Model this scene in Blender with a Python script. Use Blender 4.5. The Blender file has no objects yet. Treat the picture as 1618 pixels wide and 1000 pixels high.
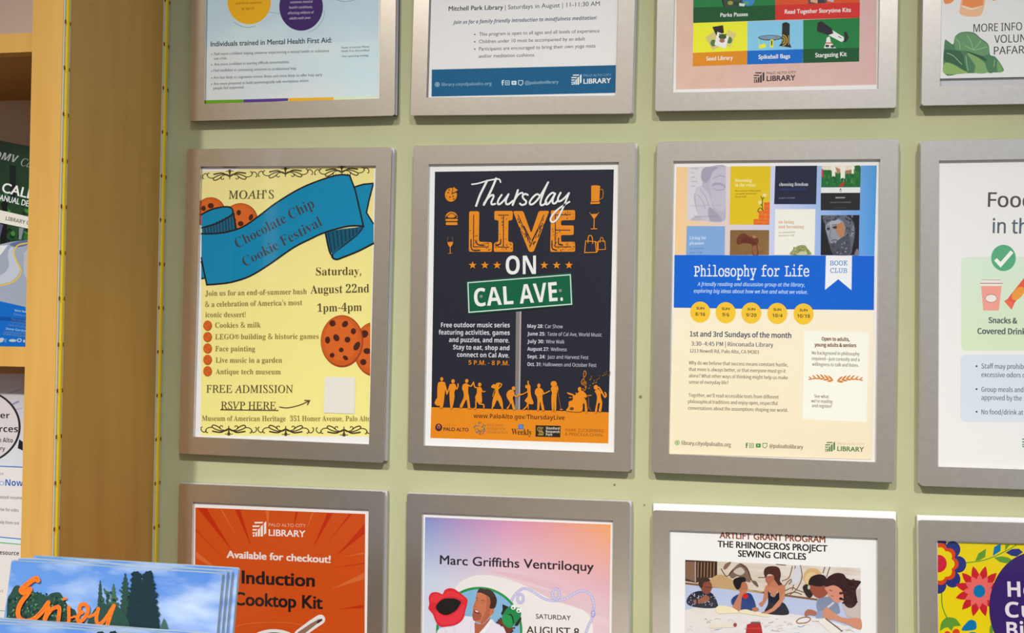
import bpy, math, os, random
from math import sin, cos, pi, sqrt
random.seed(7)
S = bpy.context.scene
COL = S.collection

# ------------------------------------------------------------------ camera, sky, lights, exposure
CAM_H = 1.45                       # height of the lens above the floor
CAM = (0.0, -1.314911, CAM_H)      # the poster wall stands at y = 0, x runs right along it
YAW, PITCH, ROLL, FPX = -0.159773, 0.015592, 0.014665, 1500.0


def cam_axes():
    cy, sy = cos(YAW), sin(YAW)
    cp, sp = cos(PITCH), sin(PITCH)
    cr, sr = cos(ROLL), sin(ROLL)
    f = (sy, cy, 0.0); r = (cy, -sy, 0.0); u = (0.0, 0.0, 1.0)
    f2 = tuple(cp * a + sp * b for a, b in zip(f, u))
    u2 = tuple(-sp * a + cp * b for a, b in zip(f, u))
    r3 = tuple(cr * a + sr * b for a, b in zip(r, u2))
    u3 = tuple(-sr * a + cr * b for a, b in zip(r, u2))
    return r3, u3, f2


RT, UP, FW = cam_axes()
cd = bpy.data.cameras.new('camera')
cam = bpy.data.objects.new('camera', cd)
COL.objects.link(cam)
from mathutils import Matrix, Vector
cam.matrix_world = Matrix(((RT[0], UP[0], -FW[0], CAM[0]), (RT[1], UP[1], -FW[1], CAM[1]),
                           (RT[2], UP[2], -FW[2], CAM[2]), (0, 0, 0, 1)))
cd.sensor_fit = 'HORIZONTAL'; cd.sensor_width = 36.0
cd.lens = 36.0 * FPX / 1618.0
cd.clip_start = 0.02
S.camera = cam


def P(px, py, y, lean=0.0, z0=0.0):
    """The point of the upright plane y (leaning back by `lean` above z0) that shows at a photo pixel (1618 x 1000)."""
    a, b = (px - 809.0) / FPX, (py - 500.0) / FPX
    d = [FW[i] + a * RT[i] - b * UP[i] for i in range(3)]
    t = (y + lean * (CAM[2] - z0) - CAM[1]) / (d[1] - lean * d[2])
    return (CAM[0] + t * d[0], CAM[1] + t * d[1], CAM[2] + t * d[2])


S.view_settings.view_transform = 'Standard'
S.view_settings.look = 'None'
S.view_settings.exposure = -0.14
S.view_settings.gamma = 1.0
S.view_settings.use_curve_mapping = False
S.cycles.use_denoising = True

W = bpy.data.worlds.new('library_room_light'); S.world = W
W.use_nodes = True
wn = W.node_tree; wn.nodes.clear()


def nd(t, k, **kw):
    n = t.nodes.new(k)
    for a, b in kw.items():
        setattr(n, a, b)
    return n


wo = nd(wn, 'ShaderNodeOutputWorld'); wb = nd(wn, 'ShaderNodeBackground')
wt = nd(wn, 'ShaderNodeTexCoord'); ws = nd(wn, 'ShaderNodeSeparateXYZ')
# daylight from upper right of the room, warm wood and carpet towards the lower left
wm = nd(wn, 'ShaderNodeMath', operation='MULTIPLY_ADD'); wm.inputs[1].default_value = 0.75
wa = nd(wn, 'ShaderNodeMath', operation='ADD')
wr = nd(wn, 'ShaderNodeValToRGB')
wn.links.new(wt.outputs['Generated'], ws.inputs[0])
wn.links.new(ws.outputs['Z'], wm.inputs[0]); wn.links.new(ws.outputs['X'], wm.inputs[2])
wn.links.new(wm.outputs[0], wa.inputs[0]); wa.inputs[1].default_value = 0.5
wn.links.new(wa.outputs[0], wr.inputs[0]); wn.links.new(wr.outputs[0], wb.inputs[0])
wn.links.new(wb.outputs[0], wo.inputs[0])
el = wr.color_ramp.elements
el[0].position = 0.05; el[0].color = (0.205, 0.155, 0.09, 1)
el[1].position = 1.0; el[1].color = (0.60, 0.71, 0.86, 1)
e = el.new(0.45); e.color = (0.37, 0.32, 0.255, 1)
e = el.new(0.70); e.color = (0.50, 0.50, 0.50, 1)
wb.inputs[1].default_value = 0.8


def area(name, loc, target, size, power, color, size_y=None):
    l = bpy.data.lights.new(name, 'AREA'); l.energy = power; l.color = color
    l.shape = 'RECTANGLE'; l.size = size; l.size_y = size_y or size
    o = bpy.data.objects.new(name, l); COL.objects.link(o)
    o.location = loc
    o.rotation_euler = (Vector(target) - Vector(loc)).to_track_quat('-Z', 'Y').to_euler()
    return o


def spot(name, loc, target, radius, power, color, cone):
    l = bpy.data.lights.new(name, 'SPOT'); l.energy = power; l.color = color
    l.shadow_soft_size = radius; l.spot_size = math.radians(cone); l.spot_blend = 1.0
    o = bpy.data.objects.new(name, l); COL.objects.link(o); o.location = loc
    o.rotation_euler = (Vector(target) - Vector(loc)).to_track_quat('-Z', 'Y').to_euler()
    return o


# two ceiling spots wash the wall from up left and up right, aimed at its lower half
spot('ceiling_spot_left', (-1.6, -4.2, 4.9), (-0.05, 0, 0.2), 0.09, 1000, (1.0, 0.955, 0.88), 36)
spot('ceiling_spot_right', (1.3, -4.3, 4.9), (0.05, 0, 0.2), 0.09, 840, (1.0, 0.955, 0.88), 36)
area('low_fill', (0.0, -1.4, 0.12), (0.0, 0, 1.0), 1.2, 4, (1.0, 0.95, 0.84))  # added fill panel above the carpet, lifts the lower rows; no fixture there
area('daylight_gap', (-2.57, -4.6, 2.2), (-0.57, 0, 1.5), 0.085, 0.3, (0.95, 0.97, 1.0), 0.95)

# ------------------------------------------------------------------ materials


def lin(v):
    v /= 255.0
    return v / 12.92 if v <= 0.04045 else ((v + 0.055) / 1.055) ** 2.4


MATS = {}


def principled(name, color, rough=0.6, metal=0.0, spec=0.3):
    m = bpy.data.materials.new(name); m.use_nodes = True
    b = m.node_tree.nodes['Principled BSDF']
    b.inputs['Base Color'].default_value = (*color, 1)
    b.inputs['Roughness'].default_value = rough
    b.inputs['Metallic'].default_value = metal
    b.inputs['Specular IOR Level'].default_value = spec
    return m


def albedo(c, white):
    return tuple(min(0.9, 0.84 * lin(a) / lin(w)) for a, w in zip(c, white))


def ink(c, white):
    k = (tuple(c), tuple(white))
    if k not in MATS:
        MATS[k] = principled('print_%02x%02x%02x' % tuple(c), albedo(c, white), 0.55, 0, 0.12)
    return MATS[k]


def blend_mat(name, c00, c10, c01, c11, white, noise=0.0, nscale=3.0, ncol=None, stretch=(1, 1, 1)):
    """Printed colour wash: four corner colours (left-bottom, right-bottom, left-top, right-top), optional clouds."""
    m = principled(name, (1, 1, 1), 0.55, 0, 0.25); t = m.node_tree; L = t.links
    tc = nd(t, 'ShaderNodeAttribute', attribute_name='print_uv'); sp = nd(t, 'ShaderNodeSeparateXYZ'); L.new(tc.outputs['Vector'], sp.inputs[0])

    def mix(fac, a, b):
        n = nd(t, 'ShaderNodeMix', data_type='RGBA')
        if isinstance(fac, float): n.inputs[0].default_value = fac
        else: L.new(fac, n.inputs[0])
        for i, v in ((6, a), (7, b)):
            if isinstance(v, tuple): n.inputs[i].default_value = (*v, 1)
            else: L.new(v, n.inputs[i])
        return n.outputs[2]
    A = [albedo(c, white) for c in (c00, c10, c01, c11)]
    lo = mix(sp.outputs['X'], A[0], A[1]); hi = mix(sp.outputs['X'], A[2], A[3])
    out = mix(sp.outputs['Z'], lo, hi)
    if noise:
        mp = nd(t, 'ShaderNodeMapping'); mp.inputs['Scale'].default_value = stretch
        L.new(tc.outputs['Vector'], mp.inputs[0])
        nz = nd(t, 'ShaderNodeTexNoise'); nz.inputs['Scale'].default_value = nscale; nz.inputs['Detail'].default_value = 5
        L.new(mp.outputs[0], nz.inputs['Vector'])
        rp = nd(t, 'ShaderNodeValToRGB'); L.new(nz.outputs['Fac'], rp.inputs[0])
        rp.color_ramp.elements[0].position = 0.42; rp.color_ramp.elements[1].position = 0.72
        rp.color_ramp.elements[1].color = (noise, noise, noise, 1)
        out = mix(rp.outputs[0], out, albedo(ncol, white))
    L.new(out, t.nodes['Principled BSDF'].inputs['Base Color'])
    return m


def noisy(name, ca, cb, scale, rough, stretch=(1, 1, 1), bump=0.0, spec=0.3, metal=0.0, bscale=None, detail=6):
    m = principled(name, ca, rough, metal, spec); t = m.node_tree; L = t.links
    tc = nd(t, 'ShaderNodeTexCoord'); mp = nd(t, 'ShaderNodeMapping'); mp.inputs['Scale'].default_value = stretch
    L.new(tc.outputs['Object'], mp.inputs[0])
    nz = nd(t, 'ShaderNodeTexNoise'); nz.inputs['Scale'].default_value = scale; nz.inputs['Detail'].default_value = detail
    L.new(mp.outputs[0], nz.inputs['Vector'])
    rp = nd(t, 'ShaderNodeValToRGB'); L.new(nz.outputs['Fac'], rp.inputs[0])
    rp.color_ramp.elements[0].position = 0.3; rp.color_ramp.elements[0].color = (*ca, 1)
    rp.color_ramp.elements[1].position = 0.7; rp.color_ramp.elements[1].color = (*cb, 1)
    b = t.nodes['Principled BSDF']
    L.new(rp.outputs[0], b.inputs['Base Color'])
    if bump:
        n2 = nd(t, 'ShaderNodeTexNoise'); n2.inputs['Scale'].default_value = bscale or scale
        L.new(mp.outputs[0], n2.inputs['Vector'])
        bp = nd(t, 'ShaderNodeBump'); bp.inputs['Strength'].default_value = bump; bp.inputs['Distance'].default_value = 0.002
        L.new(n2.outputs['Fac'], bp.inputs['Height']); L.new(bp.outputs[0], b.inputs['Normal'])
    return m


def L3(r, g, b): return (lin(r), lin(g), lin(b))


M_WALL = noisy('green_wall_paint', L3(182, 184, 146), L3(187, 189, 152), 9, 0.8, bump=0.12, bscale=160, spec=0.15)
M_WOOD_FRONT = noisy('maple_edge', L3(212, 162, 80), L3(222, 174, 94), 7, 0.42, (9, 9, 0.5), spec=0.35)
M_WOOD_SIDE = noisy('maple_panel', L3(182, 134, 60), L3(194, 147, 72), 5, 0.5, (7, 7, 0.5), spec=0.3)
M_WOOD_BACK = noisy('shelf_backing', L3(236, 212, 196), L3(240, 217, 202), 5, 0.6, (7, 7, 0.6))
M_WOOD_DARK = noisy('counter_wood', L3(150, 104, 50), L3(170, 120, 62), 5, 0.45, (7, 7, 0.6))
M_FLOOR = noisy('carpet', L3(120, 104, 84), L3(138, 122, 100), 120, 0.95)
M_SILVER = noisy('satin_silver', L3(226, 217, 206), L3(232, 224, 213), 160, 0.27, spec=0.4, metal=0.88)
M_SLOT = principled('slot_shade', (0.012, 0.011, 0.01), 0.6)
M_BACK = principled('pale_backing', L3(205, 203, 208), 0.35, 0, 0.5)
M_WHITEBACK = principled('white_backing', L3(246, 246, 250), 0.35, 0, 0.5)
M_STRIPBASE = principled('strip_white', L3(206, 205, 186), 0.5)
M_PHOS = principled('strip_yellow', L3(240, 198, 28), 0.45)
M_PAD = principled('strip_copper', L3(120, 74, 36), 0.5)
M_PAGES = noisy('page_edges', L3(112, 142, 160), L3(190, 202, 204), 900, 0.7, (0.05, 1, 0.05))
M_HOLD = principled('grey_tray', L3(90, 86, 80), 0.5)


def glass_mat():
    """Clear acrylic sheet: see-through with a faint mirror that grows towards grazing angles."""
    m = bpy.data.materials.new('clear_acrylic'); m.use_nodes = True; t = m.node_tree; t.nodes.clear()
    o = nd(t, 'ShaderNodeOutputMaterial'); mx = nd(t, 'ShaderNodeMixShader')
    tr = nd(t, 'ShaderNodeBsdfTransparent'); gl = nd(t, 'ShaderNodeBsdfGlossy'); lw = nd(t, 'ShaderNodeLayerWeight')
    pw = nd(t, 'ShaderNodeMath', operation='POWER'); ma = nd(t, 'ShaderNodeMath', operation='MULTIPLY_ADD')
    lw.inputs['Blend'].default_value = 0.5; pw.inputs[1].default_value = 5.0
    ma.inputs[1].default_value = 0.9; ma.inputs[2].default_value = 0.016
    tr.inputs[0].default_value = (0.99, 0.99, 0.99, 1)
    gl.inputs['Roughness'].default_value = 0.045
    t.links.new(lw.outputs['Facing'], pw.inputs[0]); t.links.new(pw.outputs[0], ma.inputs[0]); t.links.new(ma.outputs[0], mx.inputs[0])
    t.links.new(tr.outputs[0], mx.inputs[1]); t.links.new(gl.outputs[0], mx.inputs[2])
    t.links.new(mx.outputs[0], o.inputs[0])
    return m


M_GLASS = glass_mat()

# ------------------------------------------------------------------ object helpers


def prop(o, label=None, cat=None, group=None, kind=None):
    if label: o['label'] = label
    if cat: o['category'] = cat
    if group: o['group'] = group
    if kind: o['kind'] = kind
    return o


class MB:
    """Collects faces and links them as ONE mesh object."""
    def __init__(self):
        self.v = []; self.f = []; self.m = []; self.mats = []; self.uv = {}

    def mi(self, mat):
        if mat not in self.mats: self.mats.append(mat)
        return self.mats.index(mat)

    def add(self, vs, fs, mat):
        n = len(self.v); k = self.mi(mat)
        self.v += [tuple(p) for p in vs]
        for f in fs:
            self.f.append([n + i for i in f]); self.m.append(k)

    def spread(self, n):
        """Print coordinates 0..1 across the last n corners, for colour washes."""
        q = self.v[-n:]; a = min(p[0] for p in q); b = max(p[0] for p in q); c = min(p[2] for p in q); d = max(p[2] for p in q)
        for k, p in enumerate(q): self.uv[len(self.v) - n + k] = ((p[0] - a) / ((b - a) or 1), 0.0, (p[2] - c) / ((d - c) or 1))

    def box(self, x0, x1, y0, y1, z0, z1, mat):
        vs = [(x, y, z) for x in (x0, x1) for y in (y0, y1) for z in (z0, z1)]
        self.add(vs, [(0, 1, 3, 2), (4, 6, 7, 5), (0, 4, 5, 1), (2, 3, 7, 6), (0, 2, 6, 4), (1, 5, 7, 3)], mat)

    def prism(self, pts, y0, y1, mat, side=None):
        """Outline in (x, z), clockwise or not, between front y0 and back y1."""
        n = len(pts)
        vs = [(x, y0, z) for x, z in pts] + [(x, y1, z) for x, z in pts]
        ar = sum(pts[i][0] * pts[(i + 1) % n][1] - pts[(i + 1) % n][0] * pts[i][1] for i in range(n))
        fr = list(range(n)) if ar > 0 else list(range(n))[::-1]
        self.add(vs, [fr, [n + i for i in fr[::-1]]], mat); self.spread(2 * n)
        self.add(vs, [(a, n + a, n + b, b) for a, b in [(fr[i], fr[(i + 1) % n]) for i in range(n)]], side or mat)

    def build(self, name, parent=None, loc=None):
        o0 = tuple(parent.matrix_world.translation) if parent else (loc or (0, 0, 0))
        if parent: o0 = ORIG[parent.name]
        me = bpy.data.meshes.new(name)
        me.from_pydata([(x - o0[0], y - o0[1], z - o0[2]) for x, y, z in self.v], [], self.f)
        for m in self.mats: me.materials.append(m)
        me.polygons.foreach_set('material_index', self.m)
        if self.uv:
            at = me.attributes.new('print_uv', 'FLOAT_VECTOR', 'POINT'); fl = [0.0] * (3 * len(self.v))
            for k, q in self.uv.items(): fl[3 * k:3 * k + 3] = q
            at.data.foreach_set('vector', fl)
        me.update()
        o = bpy.data.objects.new(name, me); COL.objects.link(o)
        if parent:
            o.parent = parent; ORIG[o.name] = o0
        else:
            o.location = o0; ORIG[o.name] = o0
        return o


ORIG = {}


def empty(name, loc):
    o = bpy.data.objects.new(name, None); COL.objects.link(o); o.location = loc
    o.empty_display_size = 0.05
    ORIG[o.name] = tuple(loc)
    return o


# ------------------------------------------------------------------ print: shapes and lettering that lie on a sheet
FD = bpy.utils.system_resource('DATAFILES', path='fonts')
_F = {}


def face(fn):
    if fn is None: return None
    if fn not in _F:
        try: _F[fn] = bpy.data.fonts.load(os.path.join(FD, fn))
        except Exception: _F[fn] = None
    return _F[fn]


MATHF = 'NotoSansMath-Regular.woff2'
FONTS = {'gill': (None, None), 'inter': ('Inter.woff2', None), 'hum': ('Noto Sans CJK Regular.woff2', None),
         'sans': ('NotoSansHebrew-Regular.woff2', None), 'sansb': (MATHF, (0x1D5D4, 0x1D5EE, 0x1D7EC)),
         'sansi': (MATHF, (0x1D608, 0x1D622, None)), 'sansbi': (MATHF, (0x1D63C, 0x1D656, None)),
         'serifb': (MATHF, (0x1D400, 0x1D41A, 0x1D7CE)), 'serifi': (MATHF, (0x1D434, 0x1D44E, None)),
         'slab': (MATHF, (0x1D670, 0x1D68A, None))}


def style(s, font):
    mp = FONTS[font][1]
    if not mp or not face(FONTS[font][0]): return s
    o = ''
    for c in s:
        if 'A' <= c <= 'Z': o += chr(mp[0] + ord(c) - 65)
        elif 'a' <= c <= 'z':
            o += '\u210e' if (mp[1] == 0x1D44E and c == 'h') else chr(mp[1] + ord(c) - 97)
        elif c.isdigit() and c.isascii() and mp[2]: o += chr(mp[2] + ord(c) - 48)
        else: o += c
    return o


class Sheet:
    """A printed surface in the plane y; every ink shape lies a hair above the one before."""
    def __init__(self, y, white, root=None, step=3e-6, lean=0.0, z0=0.0):
        self.y = y; self.white = white; self.root = root; self.n = 1; self.step = step; self.lean = lean; self.z0 = z0

    def part(self, name, zoom, label=None, parent=None):
        return Ink(self, name, zoom, label, parent)


INKS = []


def clip_x(pts, lo, hi):
    """Cuts an outline where the print runs off the edge of the paper."""
    for lim, sg in ((lo, 1), (hi, -1)):
        o = []
        for k in range(len(pts)):
            a, b = pts[k - 1], pts[k]; ia, ib = (a[0] - lim) * sg >= 0, (b[0] - lim) * sg >= 0
            if ia != ib:
                t = (lim - a[0]) / (b[0] - a[0]); o.append((lim, a[1] + (b[1] - a[1]) * t))
            if ib: o.append(b)
        pts = o
        if not pts: break
    return pts



class Ink:
    def __init__(self, sh, name, zoom, label=None, parent=None):
        self.sh = sh; self.name = name; self.z = zoom; self.label = label
        self.mb = MB(); self.q = []; self.parent = parent; self.obj = None; self.xr = None
        INKS.append(self)

    def zoom(self, *z): self.z = z; return self

    def w(self, a, b):
        return P(self.z[0] + a * self.z[2], self.z[1] + b * self.z[2], self.sh.y - self.sh.n * self.sh.step, self.sh.lean, self.sh.z0)

    def mat(self, c): return c if not isinstance(c, tuple) else ink(c, self.sh.white)

    def poly(self, pts, c):
        if self.xr: pts = clip_x(pts, *self.xr)
        if len(pts) < 3: return self
        vs = [self.w(a, b) for a, b in pts]
        n = len(vs)
        ar = sum(vs[i][0] * vs[(i + 1) % n][2] - vs[(i + 1) % n][0] * vs[i][2] for i in range(n))
        f = list(range(n)) if ar > 0 else list(range(n))[::-1]
        self.mb.add(vs, [f], self.mat(c)); self.sh.n += 1
        if not isinstance(c, tuple): self.mb.spread(n)
        return self

    def rect(self, x0, y0, x1, y1, c): return self.poly([(x0, y0), (x1, y0), (x1, y1), (x0, y1)], c)

    def rrect(self, x0, y0, x1, y1, r, c):
        p = []
        for cx, cy, a in ((x1 - r, y0 + r, -90), (x1 - r, y1 - r, 0), (x0 + r, y1 - r, 90), (x0 + r, y0 + r, 180)):
            for k in range(6):
                t = math.radians(a + k * 18); p.append((cx + r * cos(t), cy + r * sin(t)))
        return self.poly(p, c)

    def ell(self, x, y, rx, ry, c, rot=0, n=None, a0=0, a1=360):
        n = n or max(10, min(64, int(6 + max(rx, ry) * self.z[2] * 1.5)))
        cr, sr = cos(math.radians(rot)), sin(math.radians(rot)); p = []
        full = a1 - a0 >= 360
        for i in range(n if full else n + 1):
            t = math.radians(a0 + (a1 - a0) * i / n); u, v = rx * cos(t), ry * sin(t)
            p.append((x + u * cr - v * sr, y + u * sr + v * cr))
        return self.poly(p, c)

    def star(self, x, y, r, c, ri=0.42, n=5):
        p = []
        for i in range(2 * n):
            t = -pi / 2 + i * pi / n; k = r if i % 2 == 0 else r * ri
            p.append((x + k * cos(t), y + k * sin(t)))
        return self.poly(p, c)

    def smooth(self, pts, closed=False, k=6):
        n = len(pts); o = []
        rng = range(n) if closed else range(n - 1)
        for i in rng:
            g = lambda j: pts[j % n] if closed else pts[max(0, min(n - 1, j))]
            p0, p1, p2, p3 = g(i - 1), g(i), g(i + 1), g(i + 2)
            for s in range(k):
                t = s / k
                o.append(tuple(0.5 * (2 * p1[d] + (p2[d] - p0[d]) * t + (2 * p0[d] - 5 * p1[d] + 4 * p2[d] - p3[d]) * t * t +
                                      (3 * p1[d] - p0[d] - 3 * p2[d] + p3[d]) * t ** 3) for d in range(len(p1))))
        if not closed: o.append(tuple(pts[-1]))
        return o

    def blob(self, pts, c, k=4): return self.poly(self.smooth(pts, True, k), c)

    def stroke(self, pts, wd, c, closed=False, curve=False, cap=True, taper=None):
        if curve: pts = self.smooth(pts, closed)
        q = [pts[0]]
        for p in pts[1:]:
            if abs(p[0] - q[-1][0]) + abs(p[1] - q[-1][1]) > 1e-6: q.append(p)
        pts = q
        if closed and len(pts) > 2 and abs(pts[0][0] - pts[-1][0]) + abs(pts[0][1] - pts[-1][1]) < 1e-6: pts = pts[:-1]
        n = len(pts); A = []; B = []
        for i in range(n):
            if closed: a, b = pts[i - 1], pts[(i + 1) % n]
            else: a, b = pts[max(0, i - 1)], pts[min(n - 1, i + 1)]
            p = pts[i]

            def un(u, v):
                dx, dy = v[0] - u[0], v[1] - u[1]; l = sqrt(dx * dx + dy * dy) or 1.0
                return dx / l, dy / l
            d1 = un(a, p) if a != p else un(p, b); d2 = un(p, b) if b != p else d1
            nx, ny = -(d1[1] + d2[1]), d1[0] + d2[0]; l = sqrt(nx * nx + ny * ny)
            if l < 1e-4: nx, ny, l = -d1[1], d1[0], 1.0
            nx /= l; ny /= l
            k = min(2.0, 1.0 / max(0.3, nx * -d1[1] + ny * d1[0]))
            h = wd / 2 * k
            if taper: h *= taper[0] + (taper[1] - taper[0]) * i / max(1, n - 1)
            A.append((p[0] + nx * h, p[1] + ny * h)); B.append((p[0] - nx * h, p[1] - ny * h))
        vs = [self.w(*p) for p in A + B]
        fs = [(i, i + 1, n + i + 1, n + i) for i in range(n - 1)]
        if closed: fs.append((n - 1, 0, n, 2 * n - 1))
        self.mb.add(vs, fs, self.mat(c)); self.sh.n += 1
        if cap and not closed and not taper and wd * self.z[2] > 1.6:
            for p in (pts[0], pts[-1]): self.ell(p[0], p[1], wd / 2, wd / 2, c, n=10)
        return self

    def text(self, s, x0, y0, x1, y1, h, font, c, off=0.0, slant=0.0):
        """Baseline from (x0, y0) to (x1, y1); h is the height of a capital."""
        A, B = self.w(x0, y0), self.w(x1, y1); H = self.w(x0, y0 - h)
        self.q.append((s, font, off, A, B, sqrt(sum((a - b) ** 2 for a, b in zip(A, H))), self.mat(c), slant))
        return self


def flush():
    """Turns all lettering into mesh outlines, then links every printed part."""
    tmp = {}
    col = bpy.data.collections.new('lettering_tmp'); COL.children.link(col)

    def want(s, font, off):
        k = (s, font, off)
        if k in tmp: return
        cu = bpy.data.curves.new('t', 'FONT'); f = face(FONTS[font][0])
        if f: cu.font = f
        cu.body = style(s, font); cu.size = 1.0; cu.resolution_u = 4; cu.offset = min(0.0, off)
        o = bpy.data.objects.new('t', cu); col.objects.link(o); tmp[k] = o
    for i in INKS:
        for s, font, off, *_ in i.q:
            want('H', font, 0.0)
            if font == 'slab':
                for ch in s:
                    if ch != ' ': want(ch, font, off)
            else: want(s, font, off)
    dg = bpy.context.evaluated_depsgraph_get(); got = {}
    for k, o in tmp.items():
        ev = o.evaluated_get(dg); me = ev.to_mesh()
        got[k] = ([(v.co.x, v.co.y) for v in me.vertices], [tuple(p.vertices) for p in me.polygons])
        ev.to_mesh_clear()
    for o in tmp.values():
        cu = o.data; bpy.data.objects.remove(o); bpy.data.curves.remove(cu)
    bpy.data.collections.remove(col)
    for i in INKS:
        for s, font, off, A, B, h, m, slant in i.q:
            cap = max(v[1] for v in got[('H', font, 0.0)][0]); n = []; fs = []
            if font == 'slab':
                x = 0.0
                for ch in s:
                    if ch == ' ': x += 0.27; continue
                    vs, ff = got[(ch, font, off)]; lo = min(v[0] for v in vs); hi = max(v[0] for v in vs); b = len(n)
                    n += [(x + v[0] - lo, v[1]) for v in vs]; fs += [tuple(b + j for j in f) for f in ff]
                    x += hi - lo + 0.055
            else: n, fs = got[(s, font, off)]
            if not n: continue
            if slant: n = [(x + slant * y, y) for x, y in n]
            nb = len(n)
            if off > 0:                                     # heavier weight: the outline repeated a hair to each side
                sh = ((-off, 0), (off, 0)) if off < .012 else ((-off, -off * .5), (off, -off * .5), (-off, off * .5), (off, off * .5))
                fs = [tuple(j + k * len(n) for j in f) for k in range(len(sh)) for f in fs]
                n = [(x + a, y + b) for a, b in sh for x, y in n]
            lo = min(v[0] for v in n); hi = max(v[0] for v in n)
            ex, ez = B[0] - A[0], B[2] - A[2]; ln = sqrt(ex * ex + ez * ez); ex /= ln; ez /= ln
            kx = ln / (hi - lo); ky = h / cap
            i.mb.add([(A[0] + ex * (x - lo) * kx - ez * y * ky, A[1] - (j // nb) * 3e-6 + i.sh.lean * (ez * (x - lo) * kx + ex * y * ky), A[2] + ez * (x - lo) * kx + ex * y * ky) for j, (x, y) in enumerate(n)], fs, m)
        par = i.parent.obj if isinstance(i.parent, Ink) else i.sh.root
        i.obj = i.mb.build(i.name, par)
        if i.label: i.obj['label'] = i.label


# ------------------------------------------------------------------ setting
Y_WALL = 0.0145
XP = -0.7465            # right face of the bookcase side panel
XP2 = -0.7885           # its left face
YF = -0.24              # front edge of the bookcase


def wz(z): return z + CAM_H


b = MB(); b.box(XP, 2.4, Y_WALL, Y_WALL + 0.1, 0, 3.2, M_WALL)
prop(b.build('wall_back'), 'pale green painted wall behind the poster frames', kind='structure')
b = MB(); b.box(-2.4, 2.4, -5.0, Y_WALL, -0.05, 0, M_FLOOR)
prop(b.build('floor'), 'brown carpet floor', kind='structure')

# small dents and a pencil line on the paint
for px, py, r in ((1012, 627, 0.0022), (1018, 798, 0.0012), (722, 781, 0.0012), (971, 766, 0.0016)):
    b = MB(); c = P(px, py, Y_WALL - 0.0003)
    b.prism([(c[0] + r * cos(k * pi / 4) * (1 + 0.3 * (k % 2)), c[2] + r * sin(k * pi / 4)) for k in range(8)], Y_WALL - 0.0003, Y_WALL + 0.001,
            principled('dent', L3(128, 124, 84), 0.9))
    o = b.build('trim_%d' % py); prop(o, 'small dent in the green paint', kind='structure')

# ------------------------------------------------------------------ bookcase on the left
bc = empty('bookcase', (-1.1, -0.1, 0.0))
prop(bc, 'light maple bookcase with booklets on its shelves left of the poster wall', 'bookcase')
b = MB(); b.box(XP2, XP, YF + 0.004, Y_WALL, 0, 2.3, M_WOOD_SIDE); b.build('side_panel', bc)['label'] = 'brown side panel facing the poster wall'
b = MB(); b.box(XP2, XP, YF, YF + 0.004, 0, 2.3, M_WOOD_FRONT); b.build('front_edge', bc)['label'] = 'pale maple front edge'
b = MB(); b.box(-1.7, XP2, 0.0, Y_WALL, 0, 2.3, M_WOOD_BACK); b.build('back_panel', bc)
zs = []
for ya, yb in ((53, 83), (548, 579), (1012, 1040)):
    zt = P(20, ya, YF + 0.006)[2]; zb = P(20, yb, YF + 0.006)[2]
    zs.append((zt, zb))
    b = MB(); b.box(-1.7, XP2, YF + 0.006, YF + 0.024, zb, zt, M_WOOD_FRONT)
    b.box(-1.7, XP2, YF + 0.024, 0.0, zb, zb + (zt - zb) * 0.45, M_WOOD_SIDE)
    b.build('shelf', bc)
b = MB(); b.box(-1.74, -1.7, YF, Y_WALL, 0, 2.3, M_WOOD_SIDE); b.build('side_panel', bc)
b = MB(); b.box(-1.74, XP, YF, Y_WALL, 2.3, 2.34, M_WOOD_SIDE); b.build('top_panel', bc)

# LED strips glued along both edges of the side panel


def led(ya, yb, px_col, first, step, label, n0):
    r = empty('light_strip', (XP, (ya + yb) / 2, wz(-0.6)))
    prop(r, label, 'light strip', 'light strips on the bookcase side panel')
    ym = (ya + yb) / 2; w = yb - ya
    b = MB(); b.box(XP, XP + 0.0012, ya, yb, wz(-0.6), wz(0.8), M_STRIPBASE); b.build('strip_base', r)
    b = MB()
    n = 8
    for k in range(n):
        a0, a1 = pi * k / n, pi * (k + 1) / n
        q = [(XP + 0.0012 + 0.0022 * sin(a), ym - w * 0.26 * cos(a)) for a in (a0, a1)]
        b.add([(q[0][0], q[0][1], wz(-0.6)), (q[1][0], q[1][1], wz(-0.6)), (q[1][0], q[1][1], wz(0.8)), (q[0][0], q[0][1], wz(0.8))], [(0, 1, 2, 3)], M_PHOS)
    b.build('yellow_line', r)
    y = first
    while y < 1010:
        z = P(px_col(y), y, ym)[2]
        b = MB()
        for s in (-1, 1):
            yy = ym + s * w * 0.39
            b.box(XP + 0.0012, XP + 0.0017, yy - w * 0.11, yy + w * 0.11, z - 0.0024, z + 0.0024, M_PAD)
        b.build('solder_pad', r)
        y += step


led(YF + 0.001, YF + 0.0135, lambda y: 107 - 25 * y / 885, -36.5, 72.6, 'yellow light strip along the front edge of the brown side panel', 0)
led(-0.0035, 0.0125, lambda y: 273 - 23 * y / 885, 2, 69.2, 'yellow light strip in the corner where side panel meets green wall', 1)

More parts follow.
